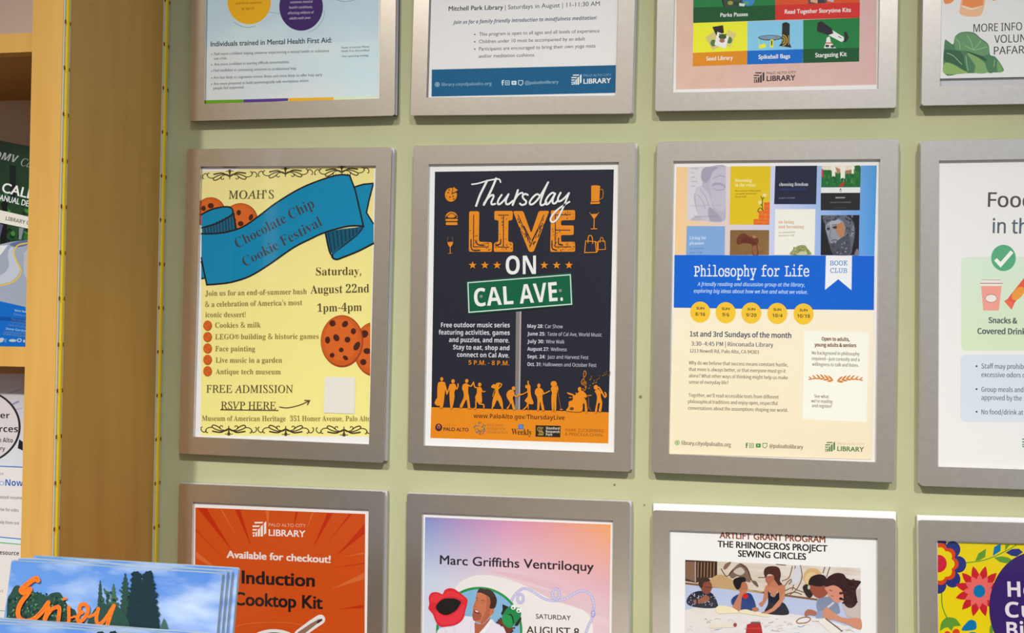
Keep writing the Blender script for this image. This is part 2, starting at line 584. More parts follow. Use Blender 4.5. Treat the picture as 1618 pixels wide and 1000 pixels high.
# ------------------------------------------------------------------ poster frames
CTR = {'11': (-0.54597, 0.53299, 0.00439), '12': (-0.20305, 0.53122, -0.01325), '13': (0.14253, 0.53044, -0.00808), '14': (0.48921, 0.53028, -0.00673),
       '21': (-0.55032, 0.03678, -0.00773), '22': (-0.20096, 0.03648, -0.00218), '23': (0.14306, 0.03584, -0.00449), '24': (0.48825, 0.0327, 0.00363),
       '31': (-0.55005, -0.45855, 0.00325), '32': (-0.20107, -0.45847, 0.00465), '33': (0.14646, -0.46615, 0.00857), '34': (0.49209, -0.46224, 0.01799)}
OW, OH, IW, IH, IDZ = 0.31518, 0.45244, 0.27, 0.40085, -0.00043
Y_SHEET = 0.0042
FLABEL = {
    '11': 'silver wall frame holding the pale blue health poster at top left of the grid',
    '12': 'silver wall frame holding the white poster with dark blue bottom band',
    '13': 'silver wall frame holding the pink poster with coloured tiles',
    '14': 'silver wall frame holding the white poster with cabbage and carrots',
    '21': 'silver wall frame holding the yellow cookie poster beside the bookcase',
    '22': 'silver wall frame holding the black and orange concert poster',
    '23': 'silver wall frame holding the cream and blue book club poster',
    '24': 'silver wall frame holding the white food rules poster with green tick',
    '31': 'silver wall frame holding the orange cooktop poster behind the brochures',
    '32': 'silver wall frame holding the pastel poster of a man with puppets',
    '33': 'silver wall frame holding the poster with a sewing photo, white backing sticking out on top',
    '34': 'silver wall frame holding the yellow poster with bright flowers, white backing sticking out on top'}


def frame(k):
    cx, cz, th = CTR[k]; cz = wz(cz); c, s = cos(th), sin(th)
    q = lambda a, b: (cx + a * c - b * s, cz + a * s + b * c)
    r = empty('poster_holder', (cx, 0.005, cz - OH / 2))
    prop(r, FLABEL[k], 'poster frame', 'silver poster frames in rows on the green wall')

    def outline(w, h, rad, n=5, dx=0.0, dz=0.0):
        p = []
        for sx, sz, a in ((1, -1, -90), (1, 1, 0), (-1, 1, 90), (-1, -1, 180)):
            for i in range(n):
                t = math.radians(a + 90 * i / (n - 1))
                p.append(q(dx + sx * (w / 2 - rad) + rad * cos(t), dz + sz * (h / 2 - rad) + rad * sin(t)))
        return p
    n = 5
    # front plate with the opening cut out
    o = outline(OW, OH, 0.004, n)
    inn = [q(IW / 2 * sx, IDZ + IH / 2 * sz) for sx, sz in ((1, -1), (1, 1), (-1, 1), (-1, -1))]
    b = MB()
    for y, flip in ((0.0, False), (0.002, True)):
        vs = [(x, y, z) for x, z in o] + [(x, y, z) for x, z in inn]; fs = []
        for i in range(4):
            for j in range(n - 1): fs.append((i * n + j, i * n + j + 1, 4 * n + i))
            fs.append((i * n + n - 1, ((i + 1) % 4) * n, 4 * n + (i + 1) % 4, 4 * n + i))
        b.add(vs, [f[::-1] for f in fs] if flip else fs, M_SILVER)
    for lp, fl in ((o, True), (inn, False)):
        m = len(lp)
        vs = [(x, 0.0, z) for x, z in lp] + [(x, 0.002, z) for x, z in lp]
        fs = [(i, (i + 1) % m, m + (i + 1) % m, m + i) for i in range(m)]
        b.add(vs, [f[::-1] for f in fs] if fl else fs, M_SILVER)
    b.build('silver_border', r)
    b = MB(); b.prism(outline(OW, OH, 0.004), -0.0016, -0.0002, M_GLASS); b.build('clear_cover', r)
    # dark slot the sheet slides into: its shade is put in as four black strips behind the border
    b = MB()
    for x0, x1, z0, z1 in ((-OW / 2 + .0015, -OW / 2 + .008, -OH / 2 + .002, OH / 2 - .002), (OW / 2 - .008, OW / 2 - .0012, -OH / 2 + .002, OH / 2 - .002),
                           (-OW / 2 + .0015, OW / 2 - .0015, -OH / 2 + .002, -OH / 2 + .008), (-OW / 2 + .0015, OW / 2 - .0015, OH / 2 - .008, OH / 2 - .002)):
        b.prism([q(x0, z0), q(x1, z0), q(x1, z1), q(x0, z1)], 0.002, 0.0075, M_SLOT)
    b.build('slot', r)
    up = 0.0075 if k == '33' else (0.0045 if k == '34' else 0.0)
    rx = 0.0022
    b = MB(); bm = M_WHITEBACK if up else M_BACK
    lx = 0.003 if k == '11' else -0.0005
    b.prism([q(-OW / 2 - lx, -OH / 2 + .002), q(OW / 2 + rx, -OH / 2 + .002), q(OW / 2 + rx, OH / 2 + up), q(-OW / 2 - lx, OH / 2 + up)], 0.0075, 0.0125, bm,
            M_SLOT if k == '11' else None)
    b.build('back_plate', r)
    return r, q


def poster(k, name, label, white, q, cat='poster', x0=0, x1=0, z0=0, z1=0):
    """The paper sheet; its printed parts are its children. x0.. shift the edges of the sheet inside the frame."""
    cx, cz, th = CTR[k]; cz = wz(cz)
    b = MB(); w, h = IW / 2 + 0.006, IH / 2 + 0.006
    b.prism([q(-w + x0, -h + z0), q(w + x1, -h + z0), q(w + x1, h + z1), q(-w + x0, h + z1)], Y_SHEET, Y_SHEET + 0.0004,
            principled('paper_' + k, albedo(white, white), 0.55, 0, 0.25))
    r = b.build(name, loc=(cx, Y_SHEET, cz - h))
    prop(r, label, cat, 'posters in the silver frames')
    return Sheet(Y_SHEET, white, r)


FR = {k: frame(k) for k in CTR}


def logo(i, x0, y0, x1, y1, c):
    """Fan of page bars: flat bars on the left, upright bars rising to the right."""
    w, h = x1 - x0, y1 - y0
    f = lambda u, v: (x0 + u * w, y0 + v * h)
    for u0, u1, v in ((0.16, 0.70, 0.05), (0.02, 0.47, 0.28), (0.02, 0.28, 0.51), (0.02, 0.12, 0.72)):
        i.poly([f(u0, v), f(u1 + .1, v - .0), f(u1, v + .10), f(u0, v + .10)], c)
    for u0, u1, v0, v1 in ((0.84, 1.0, 0.13, 0.0), (0.60, 0.76, 0.36, 0.22), (0.40, 0.54, 0.56, 0.43), (0.22, 0.34, 0.76, 0.65)):
        i.poly([f(u0, v0), f(u1, v1), f(u1, 0.78 if u0 > .8 else .97), f(u0, .88 if u0 > .8 else 1.0)], c)
    i.poly([f(0.04, .88), f(.16, .88), f(.16, 1.0), f(.04, 1.0)], c)
    return i


def socials(i, xs, y, r, c, bg):
    """Row of small icons: f, camera square, play box, speech box."""
    i.stroke([(xs[0] + r * .5, y - r), (xs[0] - r * .1, y - r * .8), (xs[0] - r * .1, y + r)], r * .45, c, cap=False)
    i.stroke([(xs[0] - r * .5, y - r * .15), (xs[0] + r * .45, y - r * .15)], r * .35, c, cap=False)
    i.stroke([(xs[1] - r * .8, y - r * .8), (xs[1] + r * .8, y - r * .8), (xs[1] + r * .8, y + r * .8), (xs[1] - r * .8, y + r * .8)], r * .22, c, closed=True)
    i.ell(xs[1], y, r * .42, r * .42, c); i.ell(xs[1], y, r * .24, r * .24, bg)
    i.rrect(xs[2] - r, y - r * .8, xs[2] + r, y + r * .8, r * .3, c); i.poly([(xs[2] - r * .3, y - r * .35), (xs[2] + r * .4, y), (xs[2] - r * .3, y + r * .35)], bg)
    i.stroke([(xs[3] - r * .8, y - r * .9), (xs[3] + r * .9, y - r * .9), (xs[3] + r * .9, y + r * .3), (xs[3] + r * .2, y + r), (xs[3] - r * .8, y + r * .6)], r * .25, c, closed=True)
    return i


def globe(i, x, y, r, c, bg):
    i.ell(x, y, r, r, c)
    for k in (-.45, 0, .45): i.stroke([(x - r * .85, y + k * r), (x + r * .85, y + k * r)], r * .14, bg, cap=False)
    i.ell(x, y, r * .45, r * .9, bg); i.ell(x, y, r * .28, r * .8, c)
    return i


# ================================================================== row 1
# ---- pale blue health poster
WH = (206, 198, 210)
Z = (280, 0, .2225)
s = poster('11', 'poster', 'pale blue health poster with yellow and purple circles above bullet lines', WH, FR['11'][1])
i = s.part('sky_background', Z)
i.poly([(200, -1300), (1440, -1300), (1425, 690), (193, 738)],
       blend_mat('sky_wash', (196, 196, 212), (196, 198, 214), (98, 160, 200), (90, 150, 195), WH, 0.75, 2.4, (192, 205, 222), (1, 1, 2.2)))
# the lower half is paler
i.poly([(200, 330), (1432, 290), (1425, 690), (193, 738)], blend_mat('sky_wash_low', (190, 186, 200), (186, 196, 214), (196, 194, 208), (180, 196, 216), WH, .5, 3, (204, 198, 208)))
i = s.part('colour_bar', Z, 'bar of green, purple and yellow along the bottom')
i.poly([(190, 712), (472, 706), (470, 735), (190, 741)], (92, 135, 30)).poly([(472, 706), (788, 697), (786, 717), (470, 731)], (75, 48, 125))
i.poly([(788, 697), (1110, 690), (1110, 711), (787, 718)], (215, 150, 20)).poly([(1110, 690), (1425, 683), (1425, 690), (1110, 706)], (190, 200, 165))
i = s.part('circle', Z, 'yellow circle')
i.stroke([(650, 82), (690, 92), (730, 95)], 4, (120, 165, 140), curve=True)
i.ell(511, 13, 154, 159, (214, 152, 22))
i.stroke([(402, 155), (440, 180), (500, 195), (555, 183)], 4, (120, 130, 160), curve=True)
i.text('and three-quarters', 415, 32, 600, 24, 16, 'sansb', (150, 95, 20)).text('by age 24.', 458, 70, 550, 66, 16, 'sansb', (150, 95, 20))
i = s.part('circle', Z, 'purple circle')
i.ell(880, 48, 155, 170, (54, 30, 92))
i.stroke([(1045, 70), (1040, 120), (1000, 190), (935, 230)], 4, (150, 140, 180), curve=True)
for tx, a, b_, c_, d_ in (('common mental', 802, 24, 960, 19), ('health conditions,', 795, 62, 962, 57), ('affecting millions of', 785, 102, 970, 95), ('adults each year.', 797, 139, 950, 133)):
    i.text(tx, a, b_, c_, d_, 17, 'sansb', (172, 150, 190))
i.stroke([(1130, -2), (1190, 12), (1260, 0)], 5, (130, 140, 175), curve=True)
i = s.part('heading', Z)
i.text('Individuals trained in Mental Health First Aid:', 237, 330, 1098, 302, 36, 'gill', (52, 50, 62), off=.016)
i = s.part('body_text', Z)
TC = (70, 68, 82)
for tx, a, b_, c_, d_ in (('Feel more confident helping someone experiencing a mental health or substance', 262, 392, 1078, 369), ('use crisis', 262, 424, 350, 421),
                          ('Are more confident in starting difficult conversations', 262, 466, 793, 448), ('Feel confident in connecting someone to professional help', 258, 509, 845, 494),
                          ('Are less likely to stigmatize mental illness and more likely to offer help early', 258, 560, 1030, 540),
                          ('Are more prepared to build psychologically safe workplaces where', 258, 604, 933, 581), ('people feel supported.', 257, 635, 475, 627)):
    i.text(tx, a, b_, c_, d_, 19, 'gill', TC, off=.008)
for y in (387, 461, 505, 555, 598): i.ell(245, y, 4, 4, TC)
i = s.part('side_note', Z)
for tx, a, b_, c_, d_ in (('Ready to become Mental', 1167, 345, 1363, 337), ('Health First Aid-certified?', 1165, 370, 1365, 363), ('View upcoming trainings', 1168, 407, 1360, 399)):
    i.text(tx, a, b_, c_, d_, 14, 'gill', TC, off=.006)

# ---- white meditation poster
WH = (214, 206, 216); Z = (640, 0, .2349)
s = poster('12', 'poster', 'white library poster with a dark blue band along its bottom', WH, FR['12'][1], z0=.001, x0=.008)
i = s.part('heading', Z)
i.text('Mitchell Park Library', 293, 73, 660, 63, 30, 'gill', (45, 45, 58), off=.018).text('| Saturdays in August | 11-11:30 AM', 672, 63, 1310, 38, 29, 'gill', (58, 58, 70), off=.004)
i.text('Join us for a family-friendly introduction to mindfulness meditation!', 322, 162, 1290, 131, 24, 'sansbi', (52, 62, 105))
i = s.part('body_text', Z); TC = (56, 56, 66)
for tx, a, b_, c_, d_ in (('This program is open to all ages and all levels of experience', 498, 241, 1308, 218), ('Children under 10 must be accompanied by an adult', 497, 291, 1211, 271),
                          ('Participants are encouraged to bring their own yoga mats', 497, 340, 1280, 319), ('and/or meditation cushions.', 495, 389, 874, 380)):
    i.text(tx, a, b_, c_, d_, 23, 'gill', TC, off=.006)
for y in (232, 281, 330): i.ell(469, y, 5, 5, TC)
i = s.part('footer_band', Z, 'dark blue band')
i.poly([(180, 468), (1418, 438), (1415, 625), (178, 650)], (14, 82, 128))
LT = (190, 200, 215)
globe(i, 217, 568, 17, (140, 165, 190), (14, 82, 128))
i.text('library.cityofpaloalto.org', 247, 578, 582, 571, 22, 'gill', (130, 160, 190), off=.004)
socials(i, (657, 688, 733, 777), 557, 17, LT, (14, 82, 128))
i.text('@paloaltolibrary', 806, 567, 1032, 560, 22, 'gill', (140, 168, 195), off=.004)
i = s.part('library_logo', Z); logo(i, 1118, 498, 1187, 570, (215, 215, 224))
i.text('PALO ALTO CITY', 1200, 515, 1387, 511, 15, 'gill', (125, 155, 185)).text('LIBRARY', 1200, 563, 1385, 557, 32, 'gill', (222, 222, 230), off=.02)

# ---- pink tiles poster
WH = (212, 204, 218); Z = (1020, 0, .2596)
s = poster('13', 'poster', 'pink poster with a grid of coloured picture tiles', WH, FR['13'][1], x0=.006)
i = s.part('pink_background', Z)
i.poly([(192, -1100), (1412, -1100), (1405, 515), (185, 545)], blend_mat('pink_wash', (206, 166, 160), (200, 160, 170), (208, 168, 164), (202, 160, 172), WH, .5, 14, (196, 152, 148)))
TW = (228, 224, 232)
i = s.part('tile', Z, 'green tile with park passes')
i.poly([(292, -300), (790, -300), (790, 122), (290, 140)], (32, 112, 62)).poly([(291, 46), (790, 31), (790, 122), (290, 140)], (22, 74, 40))
i.zoom(1100, 0, .1545)
i.poly([(240, -60), (330, -60), (330, 40), (283, 75)], (28, 30, 30)).poly([(275, 0), (470, -20), (480, 62), (292, 75)], (52, 66, 58)).ell(350, 30, 28, 22, (150, 140, 60)).ell(410, 40, 30, 20, (36, 58, 46))
i.ell(535, 5, 62, 58, (58, 120, 190)).ell(515, 30, 25, 18, (70, 150, 110)).poly([(440, 30), (500, 40), (490, 66), (440, 60)], (200, 205, 210))
i.zoom(*Z).text('Parks Passes', 455, 103, 623, 97, 23, 'gill', TW, off=.02)
i = s.part('tile', Z, 'red tile with storytime kits')
i.poly([(790, -300), (1306, -300), (1303, 108), (790, 122)], (200, 74, 34)).poly([(790, 31), (1305, 15), (1303, 108), (790, 122)], (196, 42, 36))
i.zoom(1100, 0, .1545)
i.poly([(1145, -60), (1335, -60), (1335, 30), (1240, 36), (1145, 42)], (90, 70, 72)).poly([(1165, -60), (1245, -60), (1240, 34), (1170, 20)], (205, 150, 130)).poly([(1340, -40), (1410, -20), (1405, 24), (1345, 10)], (180, 165, 190))
i.poly([(1250, -20), (1300, -20), (1320, 30), (1245, 34)], (60, 45, 60))
i.zoom(*Z).text('Read Together Storytime Kits', 847, 84, 1250, 72, 25, 'gill', TW, off=.02)
i = s.part('tile', Z, 'yellow tile with seed packets')
i.poly([(290, 140), (620, 130), (620, 309), (288, 322)], (226, 226, 48)).poly([(288, 322), (620, 308), (618, 392), (287, 404)], (206, 126, 26))
i.zoom(1100, 0, .1545)
i.poly([(165, 275), (275, 258), (285, 335), (205, 365)], (42, 32, 28)).poly([(92, 385), (185, 320), (235, 480), (170, 512)], (196, 180, 120)).ell(175, 440, 30, 36, (80, 110, 70))
i.poly([(325, 302), (412, 345), (350, 485), (295, 460)], (200, 184, 122)).ell(338, 410, 30, 36, (76, 108, 56))
i.poly([(217, 325), (336, 372), (298, 497), (187, 458)], (222, 216, 226)).ell(270, 375, 40, 28, (50, 74, 48)).ell(265, 415, 28, 22, (150, 100, 86)).stroke([(240, 350), (270, 385), (305, 350)], 12, (56, 80, 50))
i.zoom(*Z).text('Seed Library', 370, 369, 532, 362, 24, 'gill', TW, off=.02)
i = s.part('tile', Z, 'blue tile with a round net, balls and a black bag')
i.poly([(620, 130), (960, 121), (960, 300), (620, 309)], (124, 180, 226)).poly([(620, 309), (960, 299), (957, 383), (618, 392)], (8, 94, 192))
i.zoom(1100, 0, .1545)
i.ell(757, 386, 122, 28, (50, 60, 70)).ell(757, 384, 110, 20, (110, 140, 175)).stroke([(640, 390), (640, 460)], 8, (190, 190, 60)).stroke([(706, 395), (706, 412)], 14, (150, 110, 50)).stroke([(825, 365), (825, 402)], 14, (150, 110, 50))
i.ell(662, 476, 22, 22, (226, 206, 40)).ell(692, 468, 22, 24, (232, 212, 44)).poly([(757, 406), (790, 404), (787, 487), (755, 486)], (226, 206, 40)).poly([(766, 416), (780, 416), (778, 465), (766, 465)], (60, 56, 30))
i.poly([(880, 240), (905, 228), (930, 228), (957, 245), (955, 440), (975, 487), (845, 468), (874, 440)], (34, 32, 34))
for rr, cc in ((60, (178, 140, 60)), (48, (40, 36, 34)), (38, (178, 140, 60)), (26, (40, 36, 34)), (15, (178, 140, 60))): i.ell(880, 412, rr * .9, rr, cc, a0=-85, a1=85)
i.stroke([(945, 360), (945, 460)], 10, (150, 118, 50))
i.zoom(*Z).text('Spikeball Bags', 687, 359, 880, 353, 25, 'gill', TW, off=.02)
i = s.part('tile', Z, 'green tile with a telescope')
i.poly([(960, 121), (1303, 108), (1301, 290), (960, 299)], (28, 112, 58)).poly([(960, 299), (1301, 290), (1300, 374), (958, 383)], (22, 74, 42))
i.zoom(1100, 0, .1545)
i.poly([(1335, 385), (1365, 372), (1378, 430), (1430, 492), (1305, 492), (1328, 430)], (214, 214, 222)).ell(1340, 470, 22, 14, (60, 60, 66)).ell(1395, 474, 22, 14, (60, 60, 66)).stroke([(1325, 440), (1385, 440)], 12, (190, 70, 50))
i.poly([(1382, 303), (1508, 378), (1512, 412), (1486, 430), (1350, 358)], (216, 216, 226)).poly([(1245, 228), (1285, 218), (1385, 290), (1404, 340), (1350, 360), (1240, 322), (1234, 290)], (36, 34, 40))
i.poly([(1508, 330), (1538, 322), (1552, 360), (1562, 382), (1530, 436), (1508, 420), (1520, 380)], (38, 38, 42)).stroke([(1455, 372), (1485, 388)], 8, (90, 90, 100))
i.zoom(*Z).text('Stargazing Kit', 1033, 349, 1225, 341, 26, 'gill', TW, off=.02)
i = s.part('library_logo', Z); logo(i, 658, 437, 723, 503, (48, 42, 44))
i.text('PALO ALTO CITY', 737, 452, 917, 446, 14, 'gill', (84, 72, 72)).text('LIBRARY', 737, 493, 912, 488, 31, 'gill', (42, 36, 38), off=.02)

# ---- volunteer poster with vegetables
WH = (212, 205, 216); Z = (1440, 0, .2)
s = poster('14', 'poster', 'white volunteer poster with a cabbage and carrots', WH, FR['14'][1], z0=.0165)
i = s.part('heading', Z)
TC = (52, 46, 46)
i.text('MORE INFO', 490, 253, 875, 238, 62, 'sans', TC, off=.006).text('VOLUN', 655, 340, 905, 331, 62, 'sans', TC, off=.006).text('PAFAR', 652, 431, 893, 422, 62, 'sans', TC, off=.006)
i = s.part('carrot_picture', Z)
i.blob([(255, -40), (345, -40), (335, 5), (300, 28), (262, 26)], (216, 128, 84)).blob([(420, -40), (575, -40), (565, 90), (530, 127), (450, 130), (388, 112), (382, 70)], (222, 166, 140))
i.poly([(410, -20), (570, -20), (568, 40), (480, 62), (398, 40)], (216, 128, 76)).blob([(400, 42), (480, 66), (566, 46), (540, 56), (480, 76), (420, 60)], (236, 206, 190)).blob([(632, -20), (680, -20), (664, 4), (640, 2)], (216, 130, 84))
i = s.part('cabbage_picture', Z)
G1, G2, G3, G4 = (74, 112, 84), (96, 134, 98), (132, 160, 96), (54, 88, 64)
i.blob([(262, 335), (285, 322), (330, 350), (345, 290), (398, 254), (490, 256), (545, 300), (608, 350), (622, 432), (662, 448), (716, 520), (722, 566), (600, 574), (400, 580), (262, 582)], G1)
i.blob([(345, 300), (398, 262), (480, 262), (540, 306), (604, 356), (612, 420), (560, 440), (490, 420), (430, 400), (350, 390)], G2)
i.blob([(262, 400), (330, 395), (400, 420), (420, 500), (430, 560), (330, 500), (262, 480)], G4).blob([(262, 500), (320, 505), (400, 550), (440, 578), (262, 582)], G3)
i.blob([(440, 420), (520, 450), (580, 500), (605, 572), (500, 575), (505, 520)], (120, 152, 100)).blob([(580, 470), (640, 450), (680, 480), (660, 560), (610, 572)], G1).blob([(680, 480), (715, 530), (720, 566), (680, 566)], (106, 146, 90))
for p in ([(490, 395), (470, 330), (440, 275)], [(490, 395), (530, 350), (550, 320)], [(490, 395), (420, 360)], [(495, 398), (560, 380), (600, 370)], [(430, 440), (440, 520), (450, 560)], [(280, 420), (330, 440), (400, 510)], [(660, 470), (650, 530)], [(345, 300), (380, 340), (385, 390)]):
    i.stroke(p, 5, (140, 172, 138), curve=True, cap=False)
i.blob([(430, 405), (480, 418), (560, 445), (600, 480), (560, 470), (500, 440)], (44, 78, 56))

# ================================================================== row 2
# ---- yellow cookie poster
WH = (232, 228, 222); Z = (280, 220, .26); ZB = (280, 440, .3)
s = poster('21', 'poster', 'yellow cookie festival poster with a teal ribbon', WH, FR['21'][1], z1=-.0075)
i = s.part('yellow_background', (0, 0, 1))
i.poly([(318.3, 270.8), (340, 270.2), (372, 269.6), (380, 266.8), (436, 266), (500, 264.4), (590.8, 262.8), (583, 689.5), (450, 688.8), (317.6, 688.4)],
       blend_mat('yellow_wash', (240, 228, 140), (240, 227, 138), (232, 216, 142), (232, 217, 136), WH))
i = s.part('white_curl', (310, 255, .0927))
i.blob([(82, 118), (200, 100), (400, 96), (500, 112), (600, 118), (700, 98), (850, 82), (1100, 76), (1618, 76), (3050, 78), (3050, 92), (1618, 104), (1000, 128), (760, 140), (600, 152), (400, 160), (90, 172)], (232, 226, 224), 3)
OR = (72, 60, 32)


def ornament(i, cx, cy, w, fl, tilt=0.0, c=OR):
    f = lambda u, v: (cx + u * w, cy + fl * v * w + tilt * u * w)
    t = .016 * w
    i.poly([f(-.018, -.07), f(.018, -.07), f(.012, .0), f(.007, .085), f(-.007, .085), f(-.012, 0)], c)
    for sg in (-1, 1):
        g = lambda l: [f(sg * u, v) for u, v in l]
        i.stroke(g([(0, .03), (.05, 0), (.13, -.005), (.22, .02), (.29, .06), (.27, .095), (.2, .075), (.14, .03)]), t * 1.2, c, curve=True, cap=False)
        i.stroke(g([(0, .035), (.07, .0), (.15, -.03), (.29, -.01)]), t * 1.6, c, curve=True, cap=False)
        i.stroke(g([(.06, .005), (.13, .02), (.155, .07), (.12, .085), (.105, .06)]), t * .9, c, curve=True, cap=False)
        i.stroke(g([(.27, .055), (.35, .05), (.40, .01), (.385, -.035), (.36, -.03)]), t, c, curve=True, cap=False)
        i.stroke(g([(.385, .0), (.43, -.03), (.475, .0), (.48, .05), (.455, .06)]), t, c, curve=True, cap=False)
        i.stroke(g([(.0, -.01), (.03, -.06), (.07, -.055)]), t * .8, c, curve=True, cap=False)
    i.ell(*f(0, -.075), w * .028, w * .012, c)


i = s.part('scroll_border', (0, 0, 1), 'scroll ornament along the top')
for cx, cy in ((363, 275.6), (451, 271.8), (540, 269.2)): ornament(i, cx, cy, 89, 1, -.034)
i = s.part('scroll_border', (0, 0, 1), 'scroll ornament along the bottom')
for cx, cy in ((361.5, 680.3), (451.5, 680.8), (543.5, 681.6)): ornament(i, cx, cy, 91, -1, .008)
i = s.part('cookie_picture', Z)
CK, CE, CH = (208, 98, 34), (160, 62, 22), (72, 30, 20)


def cookie(i, x, y, rx, ry, chips, ch=CH):
    i.ell(x, y, rx, ry, CE); i.ell(x - rx * .02, y - ry * .02, rx * .95, ry * .95, (198, 90, 30)); i.ell(x - rx * .05, y - ry * .05, rx * .8, ry * .8, CK)
    for cx, cy, r, a, b_ in chips: i.ell(cx, cy, r, r * a, ch, b_, n=10)


cookie(i, 203, 448, 92, 96, [(204, 404, 19, .9, 0), (160, 420, 14, 1.2, 0)])
i = s.part('cookie_picture', Z)
cookie(i, 385, 488, 104, 100, [(374, 446, 14, 1.2, 0), (448, 474, 13, 1.6, 20), (386, 513, 18, .9, 0), (345, 490, 12, 1.2, 0)])
i = s.part('teal_ribbon', Z)
TE, BK, TD = (0, 128, 166), (26, 24, 28), (0, 84, 112)
i.poly([(146, 745), (170, 842), (146, 850)], TE).stroke([(146, 740), (172, 842), (146, 848)], 9, BK, cap=False)
tail = [(1078, 288), (1130, 272), (1193, 268), (1166, 370), (1150, 446), (1193, 515), (1193, 632), (1100, 680), (1010, 716), (965, 732), (942, 715), (955, 690), (1010, 645), (1092, 580), (1132, 528)]
i.poly(tail, TE).stroke([(1078, 290), (1130, 274), (1193, 268)], 10, BK, cap=False).stroke([(1190, 275), (1166, 370), (1150, 446), (1193, 515)], 9, BK, cap=False)
i.stroke([(1193, 632), (1100, 680), (1010, 716), (968, 730), (942, 716), (952, 690), (1010, 645), (1092, 580), (1132, 528)], 11, BK, curve=True)
i.poly([(900, 566), (1000, 545), (1130, 530), (1092, 580), (1010, 642), (945, 700), (925, 680)], TD)
for a, b_, c_, d_ in ((918, 568, 938, 680), (945, 562, 958, 672), (970, 556, 980, 655), (995, 552, 1003, 640), (1020, 548, 1026, 622), (1045, 545, 1048, 606), (1068, 543, 1070, 588), (1090, 540, 1090, 570)):
    i.stroke([(a, b_), (c_, d_)], 9, (14, 50, 66), cap=False)
i.stroke([(900, 568), (925, 680), (945, 712)], 10, BK, curve=True)
i.poly([(148, 458), (190, 434), (240, 416), (300, 408), (330, 418), (342, 450), (325, 465), (250, 505), (148, 540)], TE)
i.poly([(150, 538), (230, 515), (300, 480), (345, 445), (358, 545), (300, 562), (200, 575), (150, 572)], (20, 92, 120))
for k in range(11):
    x = 166 + k * 18; y0 = 535 - (x - 150) * .47
    i.stroke([(x, y0 + 6), (x + 6, 572 - max(0, x - 230) * .18)], 6, (14, 50, 66), cap=False)
i.stroke([(150, 538), (230, 515), (300, 480), (338, 450), (330, 420), (300, 410), (240, 418), (190, 434), (148, 458)], 10, BK, curve=True)
i.stroke([(338, 440), (350, 495), (358, 545)], 10, BK, cap=False)
band = i.smooth([(148, 574), (220, 574), (300, 564), (400, 532), (500, 464), (600, 388), (750, 298), (900, 238), (990, 216), (1048, 220)], k=4) + [(1048, 220), (1082, 310), (1132, 528)] + \
    i.smooth([(1132, 528), (1040, 528), (900, 565), (800, 610), (700, 662), (560, 760), (440, 832), (330, 868), (240, 880), (180, 884)], k=4) + [(165, 815), (147, 720)]
i.poly(band, TE).stroke(band[:-1], 10, BK, closed=False).stroke([(180, 884), (165, 815), (147, 720)], 9, BK)
TX = (64, 56, 56)
i.text('Chocolate Chip', 366, 664, 838, 411, 62, 'serifb', TX, off=-.004).text('Cookie Festival', 412, 776, 884, 522, 62, 'serifb', TX, off=-.004)
i = s.part('heading', Z); TX = (84, 70, 40)
i.text("MOAH'S", 312, 362, 587, 359, 50, 'serifi', TX, off=.004, slant=-.24)
i = s.part('date_text', Z)
i.text('Saturday,', 843, 827, 1118, 823, 48, 'serifb', TX, off=-.004).text('August 22nd', 810, 937, 1166, 930, 50, 'serifb', TX, off=-.004)
i.zoom(*ZB).text('1pm-4pm', 738, 175, 972, 170, 42, 'serifb', TX, off=-.004)
i = s.part('admission_text', ZB)
i.text('FREE ADMISSION', 153, 601, 610, 602, 40, 'serifi', TX, off=.004, slant=-.24).text('RSVP HERE', 230, 688, 520, 690, 40, 'serifi', TX, off=.004, slant=-.24)
i.stroke([(227, 691), (533, 695)], 5, TX, cap=False).stroke([(537, 676), (580, 681), (640, 668), (690, 647)], 5, TX, curve=True)
i.stroke([(672, 642), (697, 643), (686, 664)], 6, TX)
i = s.part('body_text', ZB); TC = (140, 118, 62)
for tx, a, b_, c_, d_ in (('Join us for an end-of-summer bash', 147, 91, 682, 81), ('& a celebration of America\x27s most', 147, 149, 658, 139), ('iconic dessert!', 148, 203, 360, 203), ('Cookies & milk', 200, 259, 440, 257),
                          ('LEGO', 200, 320, 299, 319), ('building & historic games', 335, 319, 745, 317), ('Face painting', 200, 382, 410, 383), ('Live music in a garden', 202, 443, 552, 443),
                          ('Antique tech museum', 202, 503, 545, 504)):
    i.text(tx, a, b_, c_, d_, 27, 'serifb', TC, off=-.002)
i.text('\u00ae', 302, 317, 326, 317, 22, 'sans', TC)
i = s.part('address_text', ZB)
i.text('Museum of American Heritage', 130, 749, 571, 751, 27, 'serifb', TC, off=-.002).text('351 Homer Avenue, Palo Alto', 594, 750, 1018, 751, 27, 'serifb', TC, off=-.002)
for y in (248, 308, 368, 428, 488):
    i = s.part('cookie_bullet', ZB); cookie(i, 160, y, 23, 27, [(152, y - 8, 4, 1, 0), (168, y + 6, 4, 1, 0), (162, y - 12, 3, 1, 0)], (176, 84, 34))
i = s.part('cookie_picture', ZB); i.xr = (0, 1016)
cookie(i, 1038, 372, 108, 143, [(985, 292, 20, 1.1, 60), (1000, 382, 20, .8, 10), (980, 440, 17, 1, 0), (1030, 330, 14, 1, 0)])
i = s.part('cookie_picture', ZB)
cookie(i, 868, 330, 112, 137, [(818, 236, 17, 1, 30), (884, 240, 19, .8, -50), (928, 278, 14, 1.2, 0), (792, 324, 14, 1.4, 0), (838, 312, 20, .8, 60), (897, 322, 16, 1, 0), (946, 356, 26, .6, -60), (864, 376, 13, 1, 0), (816, 404, 13, 1, 0), (886, 418, 16, .7, 40)])
i = s.part('white_patch', ZB)
i.poly([(777, 517), (937, 521), (934, 712), (772, 707)], (224, 220, 206))

